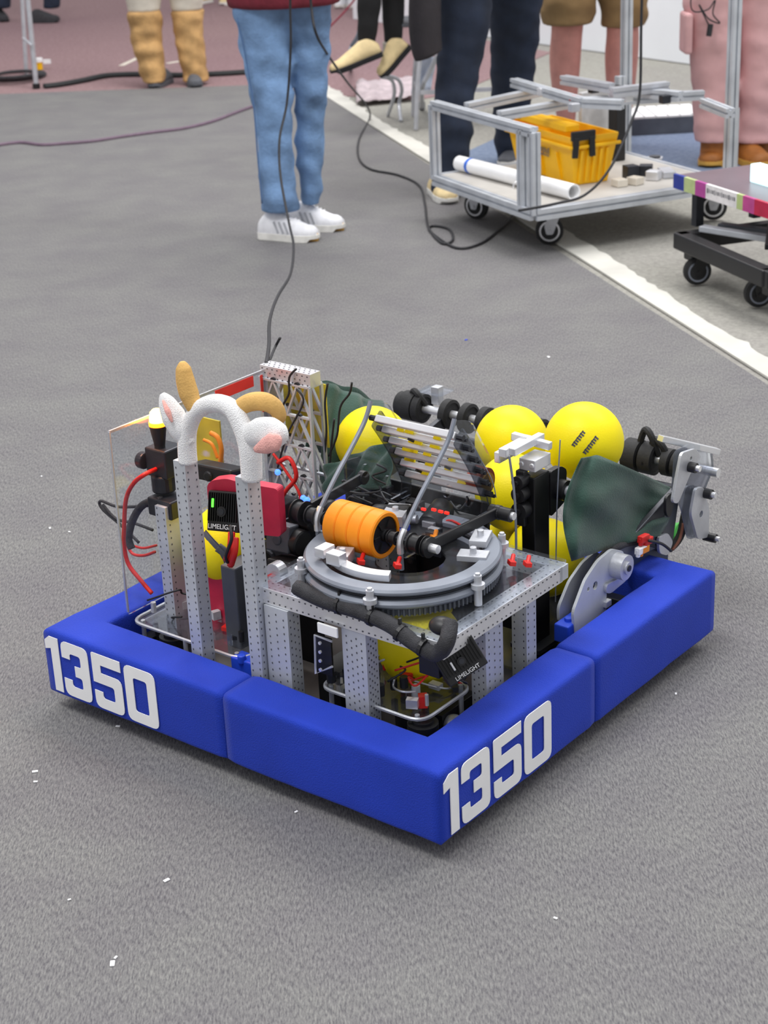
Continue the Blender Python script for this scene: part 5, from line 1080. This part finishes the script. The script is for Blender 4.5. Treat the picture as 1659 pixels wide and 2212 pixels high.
mb = MB(); mb.box((kw * .10, kd * .55, kh + .022), (kw * .42, kd * .95, .03)); lid = obj('lid_flap', mb, M_cr, CR_, bevel=.006)
mb = MB(); mb.box((kw * .55, kd + .02, kh + .022), (kw * .45, .05, .03)); obj('lid_flap', mb, M_cr, CR_, bevel=.006)
mb = MB(); mb.box((kw * .12, -.036, kh + .005), (.10, .018, .035)); 
for s_ in (-1, 1): mb.bar((kw * .12 + s_ * .033, -.042, kh), (kw * .12 + s_ * .038, -.040, kh - .075), .024, .012, up=(0, 1, 0))
obj('latch', mb, M_black, CR_, bevel=.003)
mb = MB(); mb.box((kw * .12, kd * .9, kh + .03), (.08, .04, .02)); obj('latch', mb, M_black, CR_, bevel=.003)
mb = MB()
for k in range(7): mb.box((-.0245, kd * .52 - k * .013, kh * .60 - (k % 2) * .003), (.0012, .006, .018 if k % 3 else .024))
for k in range(6): mb.box((-.0230, kd * .50 - k * .013, kh * .50), (.0012, .006, .009))
obj('crate_print', mb, M_hole, CR_)
# light board and black block behind the crate
def cbox(name, px, py, z, dims, m, label, cat, rz=0, bev=.003, bias=0, grp=None):
    p = CFr.p(px, py, z=z); mb = MB(); mb.box((0, 0, dims[2] / 2), dims); o = obj(name, mb, m, bevel=bev, label=label, cat=cat, group=grp); o.location = CFr.w(p); o.rotation_euler = (0, 0, CFr.a + rz); return o
DT = zd + .022
cbox('board', 1290, 340, DT, (.20, .02, .27), mat('light grey board', (196, 196, 198), .5), 'upright light grey board behind the yellow crate', 'board', .25)
cbox('black_block', 1332, 345, DT, (.045, .06, .29), M_black, 'tall black block beside the grey board behind the crate', 'block')
for i, (px, py, h, m, lb) in enumerate(((1338, 402, .028, M_cream, 'cream box on the cart deck nearest the yellow crate'), (1372, 398, .028, M_cream, 'cream box on the cart deck farther from the crate'), (1412, 388, .035, M_alu3, 'bright silver part on the cart deck'), (1395, 378, .04, M_dark, 'dark machine part on the cart deck'), (1440, 380, .025, M_alu, 'flat grey metal part on the cart deck'), (1362, 385, .05, M_dark, 'dark gearbox behind the cream boxes'))):
    cbox('box' if i < 2 else 'metal_part', px, py, DT, (.045, .05, h) if i != 4 else (.10, .05, h), m, lb, 'box' if i < 2 else 'part', .3 * i)
# white tube with blue tape
ta, tb = CFr.p(992, 352, z=DT + .03), CFr.p(1240, 415, z=DT + .03); ta = CFr.w(ta); tb = CFr.w(tb); dt = (tb - ta)
tt = empty('paper_tube', V((ta.x, ta.y, ta.z)), 0, 'long white tube with blue tape bands lying on the cart', 'tube')
mb = MB(); L_ = dt.length; dn = dt.normalized(); mb.lathe([(.024, 0), (.029, 0), (.029, L_), (.024, L_)], (0, 0, 0), dn, 28); obj('tube', mb, M_white, tt, smooth=True)
for f in (.10, .68): mb = MB(); mb.lathe([(.0285, L_ * f), (.0297, L_ * f), (.0297, L_ * f + .018), (.0285, L_ * f + .018)], (0, 0, 0), dn, 28); obj('blue_tape', mb, mat('blue tape', (50, 110, 215), .5), tt, smooth=True)
o = MB(); o.tube(smoothpath([CFr.w(CFr.p(x, y, z=z)) for x, y, z in ((1108, 408, DT + .03), (1112, 395, DT + .06), (1130, 388, DT + .06), (1145, 392, DT + .02))], 6), .0025, 6); obj('white_cord', o, M_white, smooth=True, label='thin white cord looped over the white tube', cat='cord')
# ================================================================== GREY SLATTED TRAY BEHIND THE CART
g0, g1 = wor(1380, 292), wor(1600, 280); TF = Fr(g0, g1 - g0); TR = empty('slatted_tray', g0, TF.a, 'long pale slatted tray lying on the blue mat behind the cart', 'tray'); tl = (g1 - g0).length
mb = MB(); mb.box((tl / 2, .0, .04), (tl + .3, .02, .08)); mb.box((tl / 2, .30, .04), (tl + .3, .02, .08)); obj('tray_side', mb, M_greyd, TR, bevel=.003)
for k in range(14): mb = MB(); mb.box((-.12 + (tl + .26) * k / 13, .15, .082), (.05, .30, .012)); obj('slat', mb, M_white, TR)
# ================================================================== RIGHT: DOLLY AND SHELF WITH COLOURFUL EDGE
D0 = wor(1474, 520, z=.14); D1 = wor(1640, 592, z=.14); DF = Fr(D0, V(((D1 - D0).y * -1, (D1 - D0).x, 0))); dl = (D1 - D0).length
DO = empty('dolly', DF.w((0, 0, 0)), DF.a, 'black plastic dolly on casters at the right edge', 'dolly')
dw_ = dl + .06; dz = .14; ddp = .62
for a, b in (((0, .02, dz), (0, -dw_, dz)), ((ddp, .02, dz), (ddp, -dw_, dz)), ((-.02, 0, dz), (ddp, 0, dz)), ((-.02, -dw_, dz), (ddp, -dw_, dz))): mb = MB(); mb.bar(a, b, .05, .055); obj('frame_bar', mb, M_black, DO, bevel=.005)
for a, b, m in (((.06, -.02, dz + .04), (.30, -dw_ * .9, dz + .04), M_alu2), ((.14, 0, dz + .035), (.42, -dw_ * .8, dz + .035), M_greyd), ((.35, 0, dz + .05), (.1, -dw_ * .7, dz + .05), M_black)): mb = MB(); mb.bar(a, b, .035, .02); obj('cross_brace', mb, m, DO, bevel=.003)
for px, py, a in ((1505, 614, -.25), (1637, 662, -.2)):
    p = wor(px, py) - DF.O; caster(DO, (p.dot(DF.X), p.dot(DF.Y), 0), dz - .015, .046, a, M_black, M_grey)
for v in ((.55, -.05), (.55, -.4)): caster(DO, (*v, 0), dz - .015, .046, .3, M_black, M_grey)
for v in ((.04, -.02), (.04, -dw_ + .03)): mb = MB(); mb.box((v[0], v[1], dz - .03), (.06, .06, .07)); obj('corner_block', mb, M_black, DO, bevel=.006)
sz_ = .30; S0 = wor(1461, 396, z=sz_); S1 = wor(1665, 462, z=sz_); SF = Fr(S0, S1 - S0); sl_ = (S1 - S0).length + .35
SH = empty('shelf_board', SF.w((0, 0, 0)), SF.a, 'shelf board with a multicoloured printed edge above the black dolly', 'shelf')
mb = MB(); mb.box((sl_ / 2, .17, sz_ + .015), (sl_, .33, .03)); obj('board', mb, mat('mauve grey board', (120, 104, 112), .35, 0, .06, 5), SH, bevel=.002)
cols = [((1461, 1484), (36, 56, 150)), ((1484, 1508), (186, 200, 140)), ((1508, 1531), (176, 70, 150)), ((1531, 1598), (236, 232, 232)), ((1598, 1611), (180, 196, 130)), ((1611, 1636), (190, 72, 140)), ((1636, 1668), (190, 30, 70))]
for i, ((xa, xb), c) in enumerate(cols):
    u0 = SF.p(xa, 390 + (xa - 1461) * .33, y=0).x; u1 = SF.p(xb, 390 + (xb - 1461) * .33, y=0).x; mb = MB(); mb.box(((u0 + u1) / 2, -.006, sz_ + .010), (u1 - u0, .012, .048)); s_ = obj('edge_label', mb, mat('edge colour %d' % i, c, .5), SH)
    if i == 3:
        mb = MB()
        for k in range(16): mb.box((u0 + .012 + (u1 - u0 - .024) * k / 15, -.0125, sz_ + .014), (.0035 if k % 3 else .006, .001, .012 if k % 4 else .016))
        obj('edge_print', mb, M_hole, s_)
for x, y in ((.06, .05), (.06, .28), (sl_ - .06, .05), (sl_ - .06, .28)): mb = MB(); mb.bar((x, y, dz + .02), (x, y, sz_), .03, .03); obj('support_post', mb, M_dark, SH)
lp = SF.p(1655, 392, z=sz_ + .04); mb = MB(); mb.box((lp.x, lp.y, sz_ + .06), (.13, .04, .06)); obj('light_panel', mb, M_cyan, SH, label='bright cyan lit panel', bevel=.004)
# ================================================================== CABLES AND SMALL FLOOR THINGS
def cable(pts, r, m, label, cat='cable', flatz=False):
    mb = MB(); mb.tube(smoothpath(pts, 8), r, 8); return obj('cable', mb, m, smooth='all', label=label, cat=cat)
fl = lambda x, y, z=.006: wor(x, y, z=z)
top_ = rw((LB, LA1, .53))
cable([top_, wor(581, 745, y=3.55), wor(583, 690, y=3.9), wor(600, 640, y=4.4), wor(628, 590, y=4.95), wor(634, 530, y=5.4), wor(624, 480, y=5.6), wor(606, 380, y=5.85), wor(604, 300, y=5.95), wor(620, 220, y=6.05), wor(628, 100, y=6.05), wor(627, 0, y=6.05), wor(632, -120, y=6.0)], .0042, M_wire, 'thin black cable rising from the robot past the light jeans')
cable([top_ + V((0, 0, -.01)), rob(592, 755, b=.5) * 0 + wor(592, 755, y=3.42), wor(605, 730, y=3.42)], .003, M_wire, 'short black cable tail at the lattice tower')
cable([wor(668, -40, y=6.2), wor(673, 20, y=6.2), wor(682, 70, y=6.15), wor(704, 112, y=6.4), wor(752, 180, y=7.7), wor(790, 225, y=8.6), fl(799, 254, .012), fl(776, 300), fl(775, 340), fl(800, 365), fl(860, 378), fl(905, 400), fl(918, 440), fl(925, 490), fl(955, 525), fl(978, 518), fl(970, 495), fl(935, 488), fl(930, 500), fl(985, 535), fl(1040, 525), fl(1085, 490), fl(1110, 462)], .0048, M_wire, 'black cable looping across the carpet to the cart')
zc = zt
cable([wor(1120, 455, y=5.75), wor(1200, 440, y=5.72), wor(1265, 420, y=5.75), wor(1320, 360, y=5.8), wor(1365, 260, y=5.9), wor(1382, 200, y=5.95), wor(1385, 60, y=5.95), wor(1388, -60, y=5.95)], .0048, M_wire, 'black cable rising from the cart front past the left handle post')
cable([fl(-30, 318), fl(40, 308), fl(90, 313), fl(140, 310), fl(200, 305), fl(260, 296), fl(330, 286), fl(400, 277), fl(460, 262), fl(510, 243), fl(560, 225), fl(620, 205)], .010, mat('purple cable', (112, 92, 108), .6), 'dull purple cable snaking across the carpet at the left')
cable([wor(710, 60, y=11), wor(740, 30, y=11), wor(765, 0, y=11), wor(790, -40, y=11)], .006, mat('red cord', (130, 40, 60)), 'thin dark red cord beside the light jeans')
cable([fl(758, 150), wor(752, 130, y=9.3), wor(760, 100, y=9.3), wor(772, 80, y=9.2), wor(778, 60, y=9.2)], .012, M_grey, 'grey bent hose left of the black leggings', 'hose')
mb = MB(); pts = [fl(x, y, .012) for x, y in ((95, 186), (130, 182), (180, 173), (230, 163), (300, 160), (380, 162), (450, 160), (520, 156), (590, 150), (660, 146))]; mb.tube(smoothpath(pts, 8), .035, 10, flat=1.0)
mb.v = [(v[0], v[1], .002 + max(0, v[2]) * .55) for v in mb.v]; obj('cable_cover', mb, mat('black cable cover', (30, 32, 34), .7), smooth='all', label='black cable cover along the front of the maroon floor', cat='cable cover')
ST = empty('light_stand', wor(70, 185), 0, 'grey metal stand with a round base at the far left', 'stand'); o0 = wor(70, 185)
for a, b, r in (((40, -150), (57, 160), .014), ((45, -150), (79, 190), .016)):
    pb_ = wor(*b); pt_ = wor(*a, y=pb_.y + .05); mb = MB(); mb.cyl(pt_ - o0, pb_ - o0, r, 14); obj('leg', mb, M_alu, ST, smooth=True)
mb = MB(); mb.bar(wor(50, 82, y=10.95) - o0, wor(68, 98, y=10.8) - o0, .016, .01); obj('brace', mb, M_alu, ST)
p = wor(79, 191) - o0; mb = MB(); mb.cyl(p, p + V((0, 0, .03)), .024, 14); obj('foot_cap', mb, M_black, ST)
for k in range(4):
    mb = MB(); c = wor(35, 168 + k * 3) + V((0, 0, .012 + .012 * k)); rr = .19 - .02 * k; mb.tube([c + V((rr * math.cos(t * PI / 16), rr * 1.15 * math.sin(t * PI / 16), 0)) for t in range(32)], .010, 8, closed=True)
    if k == 0: cc = empty('cable_coil', c, 0, 'coil of black cable lying around the foot of the grey stand', 'cable'); c00 = c.copy()
    mb.v = [tuple(V(v) - c00) for v in mb.v]; obj('loop', mb, M_blk, cc, smooth=True)
cup = empty('tape_roll', wor(86, 150), 0, 'small white and yellow roll behind the grey stand', 'roll'); mb = MB(); mb.cyl((0, 0, 0), (0, 0, .05), .022, 20, 1); mb.cyl((0, 0, .05), (0, 0, .075), .026, 20, 0); obj('roll', mb, [M_white, M_cr], cup, smooth=True)
mb = MB(); mb.box((.055, 0, .05), (.05, .012, .028)); obj('tag', mb, M_white, cup)
for x0, y0, x1, y1, lb in ((262, 142, 300, 124, 'pale tape strip on the maroon floor left of the tan gaiters'), (362, 137, 395, 131, 'pale tape strip on the maroon floor between the tan gaiters')):
    mb = MB(); mb.bar(wor(x0, y0, z=-.001), wor(x1, y1, z=-.001), .04, .003); obj('tape_strip', mb, M_cream, label=lb, cat='tape')
mb = MB(); p = wor(545, 158); mb.sphere((0, 0, .035), .045, 16, sc=(1, 1, .8)); o = obj('crumpled_wrapper', mb, mat('crumpled foil', (176, 150, 150), .4, .2, .2, 30, .8, 40), smooth='all', label='crumpled pinkish wrapper beside the light jeans', cat='wrapper'); o.location = p
random.seed(3)
flk = [(360, 1903, .010), (243, 2083, .012), (250, 2070, .006), (1185, 772, .012), (108, 1142, .008), (76, 1668, .010), (77, 1690, .007), (150, 1150, .006), (1007, 735, .010), (640, 1755, .006), (255, 1570, .008), (690, 1690, .004), (1200, 1985, .006), (1460, 1500, .006), (1390, 1340, .006), (150, 1945, .005), (90, 1030, .006)]
flab = ['paper scrap below the left bumper digits, in the open carpet', 'larger white paper scrap at the bottom left of the carpet', 'small scrap touching the larger one at the bottom left', 'pale curl of paper above the topmost ball', 'pale scrap level with the left cable loops', 'scrap at the left edge below the bumper corner', 'second scrap at the left edge just below the first', 'scrap between the left edge and the bumper corner', 'blue scrap behind the green cloth on the open carpet', 'tiny scrap left of the front bumper corner', 'tiny scrap under the left number', 'tiny blue speck below the front left bumper', 'tiny scrap low in the open carpet at the right', 'scrap right of the right bumper, lower one', 'scrap right of the right bumper, upper one', 'tiny scrap low at the left, above the larger paper scrap', 'tiny scrap far left, level with the amber beacon']
for i, (x, y, s_) in enumerate(flk):
    p = wor(x, y); mb = MB(); mb.box((0, 0, .0015), (s_, s_ * .55, .0015)); o = obj('paper_fleck', mb, M_white if i not in (8, 11) else M_bluep, label=flab[i], cat='scrap', group='paper scraps on the carpet'); o.location = p; o.rotation_euler = (0, 0, random.uniform(0, 3))
